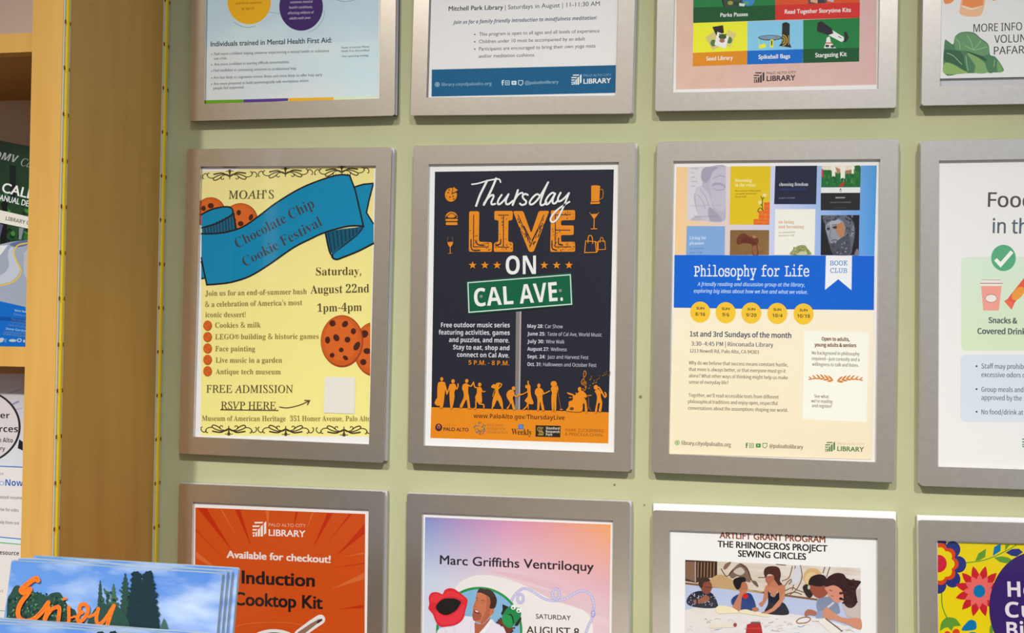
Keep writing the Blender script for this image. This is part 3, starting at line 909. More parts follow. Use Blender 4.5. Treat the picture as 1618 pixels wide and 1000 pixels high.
# ---- black concert poster
WH = (236, 235, 232); Z = (640, 210, .2901); ZB = (640, 480, .28)
s = poster('22', 'poster', 'black concert poster with big orange lettering and dancing silhouettes', WH, FR['22'][1])
DK, OG, WT = (34, 36, 50), (226, 138, 28), (232, 232, 230)
i = s.part('dark_background', (0, 0, 1)); i.poly([(687.2, 271.3), (970, 267.6), (962, 651.4), (681.6, 643.4)], DK)
i = s.part('orange_footer', ZB, 'orange band with small sponsor marks')
i.poly([(148, 583), (1150, 612), (1147, 788), (143, 757)], (224, 136, 26))
DB = (84, 42, 20)
i.text('www.PaloAlto.gov/ThursdayLive', 387, 644, 900, 655, 25, 'sansb', DB)
i.ell(190, 697, 20, 22, (58, 30, 56)).ell(190, 694, 9, 14, (200, 120, 50)).poly([(186, 690), (194, 690), (192, 714), (188, 714)], (58, 30, 56))
i.text('CITY OF', 215, 691, 290, 693, 14, 'gill', (196, 116, 40)).text('PALO ALTO', 217, 716, 358, 720, 19, 'gill', (62, 30, 40), off=.025)
random.seed(3)
for k in range(46):
    a = random.random() * 2 * pi; rr = 33 * sqrt(random.uniform(.1, 1))
    i.ell(423 + rr * cos(a), 703 + rr * sin(a) * 1.08, random.uniform(2.5, 5.5), random.uniform(2.5, 5.5), random.choice([(92, 130, 60), (120, 140, 70), (90, 110, 140), (140, 110, 60), (196, 90, 40), (80, 130, 120)]), n=8)
for tx, a, b_, c_, d_ in (('PALO ALTO', 462, 690, 552, 692), ('RECREATION', 462, 711, 566, 713), ('FOUNDATION', 462, 730, 578, 733)): i.text(tx, a, b_, c_, d_, 13, 'gill', (176, 112, 44), off=.01)
i.text('Weekly', 600, 737, 715, 741, 33, 'serifb', (70, 40, 26)).rect(640, 680, 668, 707, (52, 110, 190)).text('PALO', 645, 691, 663, 692, 6, 'sansb', (150, 180, 220)).text('ALTO', 645, 701, 663, 702, 6, 'sansb', (150, 180, 220))
i.poly([(737, 685), (878, 688), (876, 753), (736, 749)], (44, 34, 26))
GD = (172, 140, 66)
i.stroke([(780, 699), (752, 697), (748, 708), (754, 718), (774, 720), (780, 730), (774, 740), (748, 738)], 4, GD, curve=True)
for y in (706, 716, 726, 734): i.stroke([(755, y), (776, y + .5)], 3, (210, 180, 90), cap=False)
for tx, a, b_, c_, d_ in (('Stanford', 795, 708, 872, 710), ('Research', 795, 727, 872, 729), ('Park', 795, 744, 832, 745)): i.text(tx, a, b_, c_, d_, 14, 'sansb', (208, 204, 190))
i.text('MARK ZUCKERBERG', 905, 719, 1121, 725, 17, 'gill', (150, 88, 34)).text('& PRISCILLA CHAN', 903, 742, 1112, 749, 17, 'gill', (150, 88, 34))
i = s.part('sign_post', ZB, 'grey post'); i.poly([(626, 44), (656, 43), (648, 598), (621, 598)], (128, 122, 122)).poly([(648, 43), (656, 43), (648, 598), (641, 598)], (176, 168, 170))
ZT = (730, 270, .23)
i = s.part('heading', ZT, 'big orange lettering LIVE')


def rpoly(i, pts, r, c):
    """Polygon with rounded corners."""
    o = []; n = len(pts)
    for k in range(n):
        p0, p1, p2 = pts[k - 1], pts[k], pts[(k + 1) % n]
        def to(a, b):
            l = sqrt((b[0] - a[0]) ** 2 + (b[1] - a[1]) ** 2); t = min(r, l * .45) / l
            return (a[0] + (b[0] - a[0]) * t, a[1] + (b[1] - a[1]) * t)
        a, b_ = to(p1, p0), to(p1, p2)
        for q in range(5):
            t = q / 4; o.append(tuple((1 - t) ** 2 * a[d] + 2 * t * (1 - t) * p1[d] + t * t * b_[d] for d in (0, 1)))
    i.poly(o, c)


rpoly(i, [(49, 277), (119, 277), (116, 486), (207, 490), (206, 556), (47, 555)], 14, OG)
rpoly(i, [(222, 275), (350, 275), (347, 338), (319, 340), (317, 487), (350, 490), (350, 556), (218, 556), (220, 494), (250, 487), (251, 340), (222, 336)], 12, OG)
rpoly(i, [(350, 276), (420, 275), (475, 428), (528, 275), (600, 274), (492, 556), (460, 556)], 14, OG)
rpoly(i, [(611, 271), (777, 269), (777, 337), (680, 340), (680, 375), (768, 374), (767, 440), (680, 441), (680, 487), (777, 487), (777, 555), (606, 556)], 12, OG)
for p in ([(80, 300), (79, 521), (182, 523)], [(285, 308), (284, 522)], [(248, 304), (322, 304)], [(246, 523), (324, 524)], [(384, 300), (474, 505), (564, 300)], [(641, 300), (640, 522), (748, 522)], [(641, 407), (744, 407)], [(641, 302), (748, 301)]):
    i.stroke(p, 6, DK, cap=False)
random.seed(11)
for k in range(150):
    x, y = random.choice([(random.uniform(55, 110), random.uniform(380, 550)), (random.uniform(70, 200), random.uniform(495, 550)), (random.uniform(225, 345), random.uniform(495, 550)), (random.uniform(255, 315), random.uniform(300, 550)),
                          (random.uniform(610, 676), random.uniform(380, 550)), (random.uniform(620, 770), random.uniform(495, 550)), (random.uniform(620, 770), random.uniform(275, 335))])
    i.ell(x, y, random.uniform(1.5, 8), random.uniform(1.2, 3.2), DK if random.random() < .75 else (190, 112, 24), random.uniform(0, 180), n=7)
for k in range(50):
    t = random.random(); sd = random.choice((-1, 1))
    i.ell(475 + sd * (95 * (1 - t)) + random.uniform(-14, 14), 330 + 190 * t, random.uniform(4, 14), random.uniform(1.5, 3.5), DK, -65 * sd, n=7)
for p in ([(62, 470), (62, 520), (75, 543), (120, 545)], [(95, 480), (110, 505), (150, 510)], [(230, 510), (262, 500), (266, 470)], [(618, 480), (620, 530), (650, 545)], [(664, 460), (664, 500), (690, 508)], [(425, 380), (470, 470)], [(520, 400), (482, 478)]):
    i.stroke(p, 7, DK, curve=True)
i = s.part('heading', ZT, 'white handwritten word on top')
for p, wdt in (([(68, 92), (110, 86), (180, 66), (240, 56), (258, 60), (265, 78)], 10), ([(172, 68), (150, 112), (122, 170), (97, 240)], 15), ([(234, 52), (215, 100), (185, 165), (150, 233)], 15),
               ([(152, 222), (185, 180), (212, 165), (216, 180), (202, 212), (206, 230), (228, 226)], 13), ([(272, 165), (250, 200), (246, 224), (260, 228), (290, 200), (320, 160)], 13), ([(318, 165), (302, 202), (304, 226), (320, 228), (350, 205)], 13),
               ([(384, 132), (368, 180), (348, 234)], 14), ([(358, 205), (385, 165), (412, 150), (420, 162)], 12), ([(452, 165), (434, 158), (416, 172), (424, 192), (440, 208), (436, 226), (412, 234), (398, 224)], 13),
               ([(535, 170), (515, 160), (488, 180), (466, 212), (470, 230), (492, 224), (525, 190), (560, 135), (592, 78)], 13), ([(585, 92), (560, 150), (540, 210), (542, 234), (560, 232), (580, 215)], 13),
               ([(640, 160), (622, 150), (594, 172), (574, 208), (580, 230), (602, 216), (638, 160)], 13), ([(640, 156), (624, 195), (624, 220), (640, 222), (660, 200)], 13),
               ([(678, 150), (660, 185), (662, 208), (682, 204), (712, 178), (735, 152)], 13), ([(735, 152), (714, 205), (690, 262), (660, 320), (632, 350), (612, 346), (610, 325), (636, 285), (680, 248), (738, 212)], 12)):
    i.stroke(p, wdt, WT, curve=True)
i = s.part('heading', ZT, 'white word ON between orange stars'); i.text('ON', 300, 710, 508, 708, 126, 'sansb', WT)
for x in (73, 157, 241, 565, 650, 735): i.star(x, 648, 28, OG)
i = s.part('street_sign', ZT, 'tilted green street sign')
i.poly([(28, 757), (752, 697), (766, 925), (38, 985)], (0, 78, 48)).poly([(34, 765), (746, 706), (759, 919), (45, 978)], (0, 94, 60))
i.stroke([(41, 768), (744, 713), (753, 915), (48, 971)], 7, (214, 224, 220), closed=True)
i.text('CAL', 86, 932, 354, 914, 124, 'sansb', WT).text('AVE.', 398, 912, 694, 890, 130, 'sansb', WT)
i.ell(132, 862, 11, 11, (130, 140, 136)).ell(675, 822, 11, 11, (130, 140, 136))
i = s.part('food_icon', Z, 'orange pizza')
i.ell(250, 337, 33, 38, OG).poly([(252, 335), (262, 292), (296, 318)], DK).poly([(258, 328), (264, 294), (288, 312)], OG)
for x, y in ((235, 325), (245, 350), (262, 345), (228, 345), (240, 310), (265, 360)): i.ell(x, y, 5, 5, (120, 72, 26), n=8)
i.ell(250, 345, 24, 27, OG, a0=100, a1=200)
i = s.part('food_icon', Z, 'orange burger')
i.ell(253, 462, 34, 33, OG, a0=180, a1=360).stroke([(222, 455), (252, 475), (284, 452)], 8, DK, cap=False).rrect(220, 468, 287, 480, 5, OG).rrect(222, 486, 286, 502, 6, OG).stroke([(222, 484), (286, 484)], 4, DK)
i.stroke([(226, 456), (253, 437), (282, 455)], 4, DK, curve=True)
i = s.part('drink_icon', Z, 'orange wine glass')
i.stroke([(234, 566), (232, 600), (246, 622), (260, 600), (258, 564)], 3, (130, 84, 36), curve=True).blob([(233, 596), (260, 594), (255, 612), (246, 620), (237, 612)], OG).stroke([(246, 620), (246, 655)], 4, OG).stroke([(234, 657), (258, 656)], 4, (170, 106, 30))
i = s.part('drink_icon', Z, 'orange beer mug')
i.poly([(1014, 296), (1062, 294), (1058, 372), (1014, 374)], OG).ell(1038, 292, 26, 7, OG).stroke([(1062, 308), (1078, 312), (1076, 352), (1060, 362)], 5, (170, 106, 30), curve=True).poly([(1010, 376), (1062, 374), (1060, 386), (1010, 388)], OG).stroke([(1012, 376), (1062, 374)], 3, DK)
i = s.part('drink_icon', Z, 'orange cocktail glass')
i.stroke([(1006, 434), (1030, 470), (1056, 432)], 4, (190, 116, 30)).poly([(1012, 442), (1050, 440), (1030, 468)], OG).stroke([(1030, 468), (1029, 520)], 5, OG).stroke([(1012, 523), (1046, 522)], 5, OG)
i = s.part('shopping_icon', Z, 'two orange shopping bags')
i.stroke([(984, 588), (1036, 592), (1042, 650), (978, 652)], 5, OG, closed=True).stroke([(996, 600), (1000, 562), (1018, 564), (1022, 604)], 5, OG, curve=True).stroke([(1036, 592), (1048, 598), (1048, 644), (1042, 650)], 6, OG)
i.stroke([(1052, 590), (1088, 588), (1092, 634), (1052, 636)], 4, OG, closed=True).stroke([(1060, 598), (1066, 572), (1076, 572), (1082, 596)], 4, OG, curve=True)
i = s.part('body_text', ZB)
for tx, a, b_, c_, d_ in (('Free outdoor music series', 203, 132, 591, 133), ('featuring activities, games', 190, 173, 591, 176), ('and puzzles, and more.', 248, 215, 588, 219), ('Stay to eat, shop and', 271, 257, 589, 262), ('connect on Cal Ave.', 293, 299, 588, 304)):
    i.text(tx, a, b_, c_, d_, 26, 'sansb', (212, 214, 222))
i.text('5 P.M. - 8 P.M.', 358, 343, 588, 347, 25, 'sansb', (216, 130, 34))
i = s.part('date_list', ZB)
for t1, a, b_, c_, t2, e_, f_ in (('May 28:', 690, 135, 780, 'Car Show', 790, 890), ('June 25:', 690, 178, 792, 'Taste of Cal Ave, World Music', 803, 1110), ('July 30:', 690, 221, 785, 'Wine Walk', 795, 900),
                                  ('August 27:', 690, 264, 812, 'Wellness', 822, 913), ('Sept. 24:', 690, 307, 792, 'Jazz and Harvest Fest', 803, 1035), ('Oct. 31:', 690, 350, 770, 'Halloween and October Fest', 780, 1080)):
    k = .016
    i.text(t1, a, b_, c_, b_ + (c_ - a) * k, 20, 'sansb', (206, 208, 218)).text(t2, e_, b_ + (e_ - a) * k, f_, b_ + (f_ - a) * k, 20, 'sans', (188, 190, 202), off=.006)
i = s.part('silhouettes', (675, 580, .13), 'row of orange dancing people and band players')


def fig(head, bodies, limbs=()):
    i.ell(*head, OG)
    for p in bodies: i.blob(p, OG)
    for p, wd in limbs: i.stroke(p, wd, OG, curve=True)


fig((177, 145, 19, 24), [[(150, 180), (200, 178), (222, 230), (212, 330), (205, 400), (188, 490), (160, 490), (130, 400), (122, 330), (128, 210)], [(128, 365), (150, 400), (152, 462), (120, 468), (90, 434)]], [([(208, 190), (228, 260), (240, 325)], 18), ([(172, 480), (150, 494)], 10)])
fig((314, 172, 22, 26), [[(285, 205), (340, 205), (345, 260), (330, 310), (332, 370), (306, 494), (282, 494), (272, 380), (270, 300), (275, 240)]], [([(280, 215), (258, 280), (240, 325)], 16), ([(338, 215), (358, 268), (374, 230), (374, 204)], 15)])
fig((481, 168, 21, 25), [[(432, 215), (480, 196), (500, 230), (498, 300), (510, 370), (522, 495), (495, 497), (485, 420), (470, 400), (425, 490), (395, 475), (442, 370), (440, 300), (426, 270)]], [([(490, 215), (530, 232), (552, 205), (564, 182)], 16), ([(500, 494), (535, 500)], 10), ([(400, 476), (424, 494)], 10)])
fig((638, 212, 21, 25), [[(605, 255), (640, 240), (664, 262), (662, 320), (664, 430), (608, 424), (582, 370), (604, 310)]], [([(612, 252), (580, 242), (566, 200), (562, 182)], 14), ([(662, 275), (682, 300), (708, 292)], 12), ([(592, 410), (590, 495), (572, 500)], 16), ([(620, 425), (640, 448), (684, 456), (688, 496)], 16)])
fig((856, 212, 24, 22), [[(836, 220), (872, 220), (866, 300), (905, 380), (920, 470), (895, 480), (852, 400), (812, 480), (788, 470), (800, 380), (828, 300)], [(776, 238), (805, 208), (840, 220), (835, 260), (800, 256)]], [([(868, 260), (895, 232), (902, 206), (868, 194)], 14), ([(832, 262), (808, 310), (796, 362)], 8), ([(908, 460), (914, 505)], 20), ([(796, 460), (790, 506)], 16)])
fig((1050, 258, 22, 25), [[(965, 320), (1000, 278), (1040, 280), (1062, 320), (1040, 372), (1052, 430), (1070, 512), (1042, 512), (1020, 440), (985, 505), (965, 500), (1005, 440), (970, 370)]], [([(1050, 330), (1080, 358), (1105, 346), (1150, 330)], 16), ([(1040, 300), (1055, 345)], 14)])
i.zoom(815, 580, .13)
fig((130, 236, 16, 22), [[(140, 225), (175, 220), (180, 300), (190, 360), (216, 440), (180, 452), (150, 440), (118, 420), (112, 400), (145, 350), (140, 290)]], [([(150, 292), (90, 326), (30, 332)], 13), ([(165, 230), (150, 198), (150, 172)], 16), ([(145, 440), (130, 480), (92, 515)], 14), ([(150, 440), (150, 510)], 12)])
fig((280, 224, 20, 26), [[(240, 270), (280, 248), (320, 270), (325, 330), (325, 400), (345, 515), (318, 520), (296, 420), (284, 515), (262, 518), (262, 400), (250, 350), (232, 320)]], [([(305, 330), (345, 322), (410, 290)], 14), ([(318, 275), (340, 318)], 14), ([(276, 514), (256, 522)], 10), ([(330, 514), (350, 522)], 10)])
fig((462, 204, 38, 36), [[(436, 240), (495, 240), (500, 300), (494, 380), (490, 525), (468, 525), (464, 420), (458, 525), (440, 525), (432, 380), (440, 310), (428, 280)]], [([(500, 230), (510, 268), (500, 300)], 16)])
i.stroke([(505, 270), (525, 380), (548, 505)], 7, (150, 92, 36)).ell(553, 514, 20, 7, OG)
fig((775, 268, 22, 28), [[(745, 320), (790, 282), (830, 300), (866, 350), (850, 372), (830, 370), (858, 420), (866, 540), (842, 540), (836, 450), (815, 450), (800, 538), (660, 538), (610, 525), (640, 480), (645, 420), (690, 400), (692, 350), (720, 340)], [(625, 306), (700, 330), (706, 346), (640, 330)]], [([(730, 310), (742, 340)], 12), ([(648, 370), (680, 372)], 10), ([(870, 345), (920, 342)], 9)])
i.stroke([(886, 340), (884, 480), (915, 530)], 7, (150, 92, 36)).stroke([(884, 480), (868, 528)], 7, (150, 92, 36)).ell(680, 505, 26, 20, (90, 66, 44))
fig((974, 245, 27, 30), [[(960, 290), (1005, 268), (1030, 310), (1035, 370), (1050, 430), (1040, 520), (1022, 540), (1008, 530), (1022, 440), (998, 450), (985, 540), (962, 545), (980, 430), (988, 370), (975, 320)]], [([(1010, 245), (1040, 290), (1060, 330), (1085, 365), (1098, 340), (1085, 310)], 18), ([(1020, 300), (1060, 325)], 16), ([(1020, 530), (1038, 540)], 10)])
i.stroke([(838, 262), (855, 256), (848, 215), (820, 215), (822, 180), (852, 180), (850, 215), (830, 222), (800, 200), (805, 160), (850, 100), (850, 55), (832, 50), (825, 110), (846, 262), (830, 280), (812, 258)], 9, (196, 120, 30), curve=True)
for x, y, a in ((905, 152, 1), (890, 258, .8), (940, 200, 1), (972, 190, 1), (1008, 142, .7), (1060, 105, .8), (1090, 90, .8), (1132, 100, .7)):
    cc = tuple(int(OG[k] * .62 * a + DK[k] * (1 - .62 * a)) for k in range(3))
    i.ell(x, y, 11, 8, cc, -20).stroke([(x + 9, y), (x + 12, y - 44), (x + 22, y - 36)], 5, cc)

# ---- book club poster
WH = (230, 231, 234); Z = (1020, 210, .29); ZB = (1020, 480, .3)
s = poster('23', 'poster', 'cream book club poster with book covers above a blue band', WH, FR['23'][1])
i = s.part('colour_wash', Z)
i.poly([(168, 186), (700, 181), (690, 666), (158, 664)], blend_mat('wash_left', (236, 198, 146), (192, 200, 238), (236, 196, 140), (196, 206, 240), WH))
i.poly([(700, 181), (1260, 177), (1247, 668), (690, 666)], blend_mat('wash_right', (192, 200, 238), (64, 150, 226), (196, 206, 240), (66, 146, 216), WH))
C1 = (1075, 255, .15); C2 = (1215, 255, .15)
i = s.part('book_cover', C1, 'pale grey cover with a face and hand')
i.poly([(78, 58), (490, 50), (473, 622), (70, 620)], (206, 205, 216)); i.xr = (70, 478)
i.blob([(238, 82), (300, 56), (486, 54), (480, 300), (472, 618), (240, 618), (190, 560), (150, 440), (150, 330), (230, 250), (216, 160)], (178, 174, 194)).blob([(240, 75), (330, 58), (400, 60), (340, 110), (320, 170), (262, 225), (220, 170)], (160, 154, 178))
i.blob([(330, 130), (480, 80), (478, 470), (420, 520), (350, 470), (320, 330)], (186, 184, 204)).ell(405, 262, 72, 40, (162, 157, 182), 10).ell(404, 278, 62, 30, (184, 182, 202), 8).stroke([(345, 285), (400, 304), (462, 290)], 7, (150, 145, 170), curve=True, cap=False).stroke([(345, 180), (420, 150), (478, 170)], 10, (160, 154, 180), curve=True)
i.blob([(160, 300), (215, 262), (290, 330), (330, 440), (340, 560), (320, 618), (230, 618), (180, 520)], (192, 190, 206)).stroke([(205, 290), (270, 380), (300, 470)], 7, (160, 156, 178), curve=True).stroke([(180, 350), (235, 420), (262, 500)], 7, (162, 158, 180), curve=True)
i.blob([(300, 480), (380, 540), (440, 618), (310, 618)], (160, 156, 178)).blob([(110, 618), (180, 570), (232, 618)], (180, 178, 194))
TC = (150, 145, 168)
for tx, x1, y in (('GUIDE', 190, 80), ('TO', 145, 127), ('THE', 155, 173), ('GOOD', 180, 219), ('LIFE', 160, 266)): i.text(tx, 112, y, x1, y, 13, 'serifb', TC)
i.text('THE ANCIENT ART OF STOIC JOY', 108, 470, 440, 466, 9, 'serifb', (160, 155, 178)).text('WILLIAM B. IRVINE', 146, 588, 400, 585, 13, 'serifb', (140, 134, 158))
i = s.part('book_cover', C1, 'yellow cover with bricks and a plant')
i.poly([(530, 52), (952, 50), (938, 668), (517, 665)], (216, 188, 24)).poly([(772, 666), (772, 608), (825, 606), (825, 520), (882, 518), (880, 432), (943, 430), (938, 668)], (222, 100, 32))
for p in ([(780, 640), (936, 640)], [(830, 560), (938, 558)], [(890, 470), (940, 470)], [(830, 606), (938, 606)], [(860, 522), (858, 560)], [(900, 560), (898, 606)], [(820, 608), (818, 640)], [(880, 640), (880, 666)], [(885, 518), (940, 518)]): i.stroke(p, 5, (206, 150, 44), cap=False)
for p in ([(868, 520), (862, 460), (864, 400), (846, 370)], [(864, 400), (885, 372)], [(862, 470), (846, 450)], [(876, 518), (840, 490), (816, 520), (824, 535)]): i.stroke(p, 9, (64, 80, 40), curve=True)
i.ell(888, 355, 22, 22, (226, 212, 150)).ell(838, 432, 20, 22, (226, 212, 150))
i.text('blooming', 578, 217, 752, 217, 38, 'serifb', (240, 230, 170)).text('in the ruins', 575, 266, 790, 265, 38, 'serifb', (240, 230, 170))
for tx, y, x1 in (('how ancient philosophy', 317, 850), ('can guide us toward', 348, 800), ('the good life', 380, 697)): i.text(tx, 577, y, x1, y - 3, 16, 'serifi', (120, 96, 30), off=.01)
i = s.part('book_cover', C1, 'light blue cover')
i.poly([(68, 680), (471, 683), (466, 986), (60, 986)], (124, 164, 218)).text('Living for', 96, 822, 272, 820, 34, 'serifb', (206, 222, 236)).text('pleasure', 96, 876, 248, 876, 34, 'serifb', (206, 222, 236))
i.text('an epicurean', 98, 925, 250, 924, 18, 'serifi', (76, 116, 186), off=.01).text('guide to life', 97, 968, 232, 967, 18, 'serifi', (76, 116, 186), off=.01)
i = s.part('book_cover', C1, 'brown cover with a winged shape')
i.poly([(525, 723), (935, 723), (933, 986), (521, 986)], blend_mat('brown_cover', (132, 92, 46), (140, 104, 56), (122, 92, 48), (130, 100, 54), WH, .5, 4, (110, 78, 38)))
i.blob([(592, 850), (606, 792), (660, 757), (700, 770), (724, 790), (766, 798), (816, 812), (826, 840), (812, 880), (822, 984), (764, 984), (752, 884), (700, 864), (650, 866), (612, 878)], (104, 52, 34)).blob([(640, 850), (680, 800), (760, 830), (790, 870), (690, 850)], (92, 40, 28)).blob([(758, 786), (785, 778), (800, 805), (770, 808)], (160, 120, 92))
i.blob([(760, 900), (800, 890), (808, 984), (775, 984)], (140, 90, 62))
i = s.part('book_cover', C2, 'dark navy cover')
i.poly([(68, 48), (507, 45), (497, 451), (55, 450)], (30, 34, 60)).text('choosing freedom', 108, 258, 412, 257, 36, 'serifb', (206, 210, 222)).text('a Kantian guide to life', 110, 305, 395, 302, 24, 'serifi', (46, 60, 128), off=.012).text('KAREN STOHR', 106, 394, 274, 392, 15, 'serifb', (122, 124, 146))
i = s.part('book_cover', C2, 'cover with a green painting above a black block')
i.poly([(558, 45), (967, 42), (962, 272), (550, 272)], (32, 104, 52))
random.seed(5)
for k in range(60):
    x = random.uniform(570, 950); y = random.uniform(110, 262)
    i.stroke([(x, y), (x + random.uniform(-18, 10), y - random.uniform(15, 45))], random.uniform(5, 13), random.choice([(48, 140, 60), (24, 84, 44), (70, 156, 60), (20, 70, 42), (58, 124, 50)]), cap=False)
i.poly([(558, 45), (967, 42), (966, 70), (880, 80), (820, 100), (720, 120), (640, 90), (556, 90)], (222, 214, 200)).poly([(556, 80), (572, 80), (575, 160), (556, 170)], (190, 60, 40))
for x0, x1, y in ((660, 698, 164), (752, 802, 184), (866, 896, 136)): i.poly([(x0, 50), (x1, 50), (x1 - 2, y), ((x0 + x1) / 2, y - 12), (x0 + 4, y)], (228, 226, 218))
i.poly([(700, 60), (750, 80), (752, 120), (720, 130)], (176, 124, 92)).poly([(806, 95), (864, 90), (862, 128), (810, 132)], (170, 116, 88)).blob([(735, 268), (770, 225), (800, 205), (790, 250), (760, 270)], (160, 60, 44)).blob([(900, 50), (960, 46), (962, 110), (920, 90)], (34, 96, 50))
i.poly([(548, 275), (962, 272), (960, 330), (547, 332)], (226, 228, 232)).poly([(547, 334), (960, 331), (957, 512), (546, 513)], (34, 34, 38))
i.text('PENGUIN', 612, 307, 728, 306, 10, 'gill', (204, 206, 212)).text('CLASSICS', 782, 306, 900, 305, 10, 'gill', (204, 206, 212)).ell(755, 305, 11, 15, (60, 60, 66)).ell(756, 307, 6, 10, (226, 228, 232)).ell(753, 289, 6, 6, (60, 60, 66))
i.text('EPICURUS', 703, 390, 801, 388, 14, 'sansb', (206, 206, 210)).text('THE ART OF HAPPINESS', 642, 440, 862, 437, 14, 'gill', (128, 128, 134)).text('PENGUIN BOOKS', 690, 494, 812, 492, 8, 'gill', (104, 104, 110))
i = s.part('book_cover', C2, 'cream cover with a green curly head')
i.poly([(66, 505), (490, 502), (480, 986), (55, 986)], (230, 232, 226)).text('on being', 100, 654, 265, 654, 36, 'serifb', (196, 148, 122)).text('and becoming', 100, 704, 368, 704, 36, 'serifb', (196, 148, 122))
i.text('an existentialist', 100, 756, 280, 752, 17, 'serifi', (156, 162, 110), off=.012).text('approach to life', 100, 789, 270, 786, 17, 'serifi', (156, 162, 110), off=.012)
i.blob([(228, 984), (246, 935), (280, 905), (320, 884), (380, 884), (405, 915), (430, 945), (436, 984)], (146, 152, 98))
random.seed(8)
for k in range(26): i.ell(random.uniform(256, 415), random.uniform(905, 978), random.uniform(8, 18), random.uniform(6, 12), random.choice([(120, 128, 76), (176, 180, 134), (134, 140, 88)]), random.uniform(0, 180), n=9)
i.blob([(300, 984), (330, 950), (390, 950), (400, 984)], (190, 194, 158))
i = s.part('book_cover', C2, 'black cover with a bearded stone head')
i.poly([(550, 568), (953, 565), (946, 986), (545, 986)], (26, 27, 33))
i.blob([(575, 575), (700, 568), (820, 575), (890, 640), (905, 760), (880, 900), (850, 984), (690, 984), (660, 930), (630, 860), (612, 790), (596, 720), (590, 660), (570, 620)], (92, 96, 112))
i.blob([(596, 690), (620, 650), (700, 610), (770, 625), (800, 690), (795, 780), (760, 830), (700, 850), (650, 860), (625, 800), (605, 740)], (142, 146, 160)).blob([(690, 680), (760, 640), (798, 690), (795, 770), (760, 800), (730, 770), (700, 720)], (176, 124, 88)).blob([(640, 640), (720, 612), (760, 640), (700, 668), (650, 680)], (160, 166, 180))
i.blob([(640, 880), (700, 850), (770, 800), (830, 780), (860, 860), (840, 984), (690, 984)], (74, 76, 92)).blob([(610, 700), (640, 695), (640, 720), (615, 725)], (60, 58, 64)).blob([(670, 690), (712, 680), (712, 705), (680, 708)], (58, 54, 60))
i.stroke([(650, 720), (640, 790), (660, 812)], 8, (104, 106, 120), curve=True).stroke([(650, 838), (690, 826), (720, 832)], 8, (60, 58, 68), curve=True).stroke([(660, 670), (715, 664)], 7, (96, 92, 98)).stroke([(604, 690), (635, 680)], 7, (96, 92, 98))
random.seed(9)
for k in range(70):
    x, y = random.choice([(random.uniform(575, 880), random.uniform(572, 625)), (random.uniform(800, 890), random.uniform(620, 800)), (random.uniform(660, 850), random.uniform(850, 975))])
    i.ell(x, y, random.uniform(8, 20), random.uniform(5, 10), random.choice([(60, 62, 76), (112, 118, 134), (136, 144, 160), (48, 50, 60), (84, 80, 92)]), random.uniform(0, 180), n=8)
i.blob([(900, 984), (925, 920), (946, 940), (946, 984)], (120, 116, 134))
i = s.part('title_band', Z, 'blue band with the title')
BL = (2, 96, 210)
i.poly([(158, 665), (1247, 669), (1244, 967), (154, 950)], BL).text('Philosophy for Life', 264, 782, 892, 782, 57, 'slab', (224, 232, 244), off=.01)
i.text('A friendly reading and discussion group at the library,', 283, 833, 868, 837, 20, 'sansi', (176, 208, 242), off=.012).text('exploring big ideas about how we live and what we value.', 263, 870, 884, 877, 20, 'sansi', (176, 208, 242), off=.012)
i = s.part('ribbon_tag', Z, 'white ribbon tag')
i.poly([(983, 668), (1125, 668), (1122, 857), (1050, 797), (978, 855)], (232, 235, 242)).text('BOOK', 1004, 722, 1101, 722, 26, 'slab', (70, 132, 200), off=.008).text('CLUB', 1006, 762, 1098, 763, 26, 'slab', (70, 132, 200), off=.008)
i = s.part('cream_background', ZB)
i.poly([(148, 24), (1203, 33), (1192, 820), (118, 790)], blend_mat('cream_wash', (234, 224, 196), (236, 222, 196), (238, 229, 204), (240, 231, 212), WH))
i = s.part('date_badges', ZB, 'five yellow date circles')
for x, y, d, h in ((288, 45, '8/16', 26), (422, 48, '9/6', 18), (557, 50, '9/20', 27), (694, 52, '10/4', 27), (832, 55, '10/18', 34)):
    i.ell(x, y - 1, 53, 56, (234, 192, 52)).text('SUN', x - 21, y - 16, x + 21, y - 15, 13, 'gill', (92, 74, 30), off=.03).text(d, x - h, y + 17, x + h, y + 19, 18, 'sansb', (74, 60, 34))
i = s.part('body_text', ZB)
i.text('1st and 3rd Sundays of the month', 233, 171, 768, 180, 27, 'hum', (82, 84, 104), off=.012).text('3:30\u20134:45 PM | Rinconada Library', 240, 220, 673, 227, 22, 'hum', (84, 86, 104), off=.008).text('1213 Newell Rd, Palo Alto, CA 94303', 232, 256, 597, 263, 18, 'hum', (106, 98, 90), off=.008)
for tx, a, b_, c_, d_ in (('Why do we believe that success means constant hustle,', 228, 319, 750, 330), ('that more is always better, or that everyone must go it', 228, 353, 738, 363), ('alone? What other ways of thinking might help us make', 228, 387, 750, 398),
                          ('sense of everyday life?', 228, 420, 437, 424), ('Together, we\x27ll read accessible texts from different', 226, 489, 702, 500), ('philosophical traditions and enjoy open, respectful', 224, 523, 696, 533), ('conversations about the assumptions shaping our world.', 224, 557, 750, 569)):
    i.text(tx, a, b_, c_, d_, 18, 'hum', (112, 102, 88), off=.008)
i = s.part('info_box', ZB, 'white box with a leaf wreath')
i.poly([(835, 142), (1175, 150), (1165, 622), (828, 608)], (242, 238, 230))
i.text('Open to adults,', 927, 193, 1075, 196, 18, 'hum', (124, 84, 56), off=.02).text('young adults & seniors', 890, 224, 1110, 228, 18, 'hum', (124, 84, 56), off=.02)
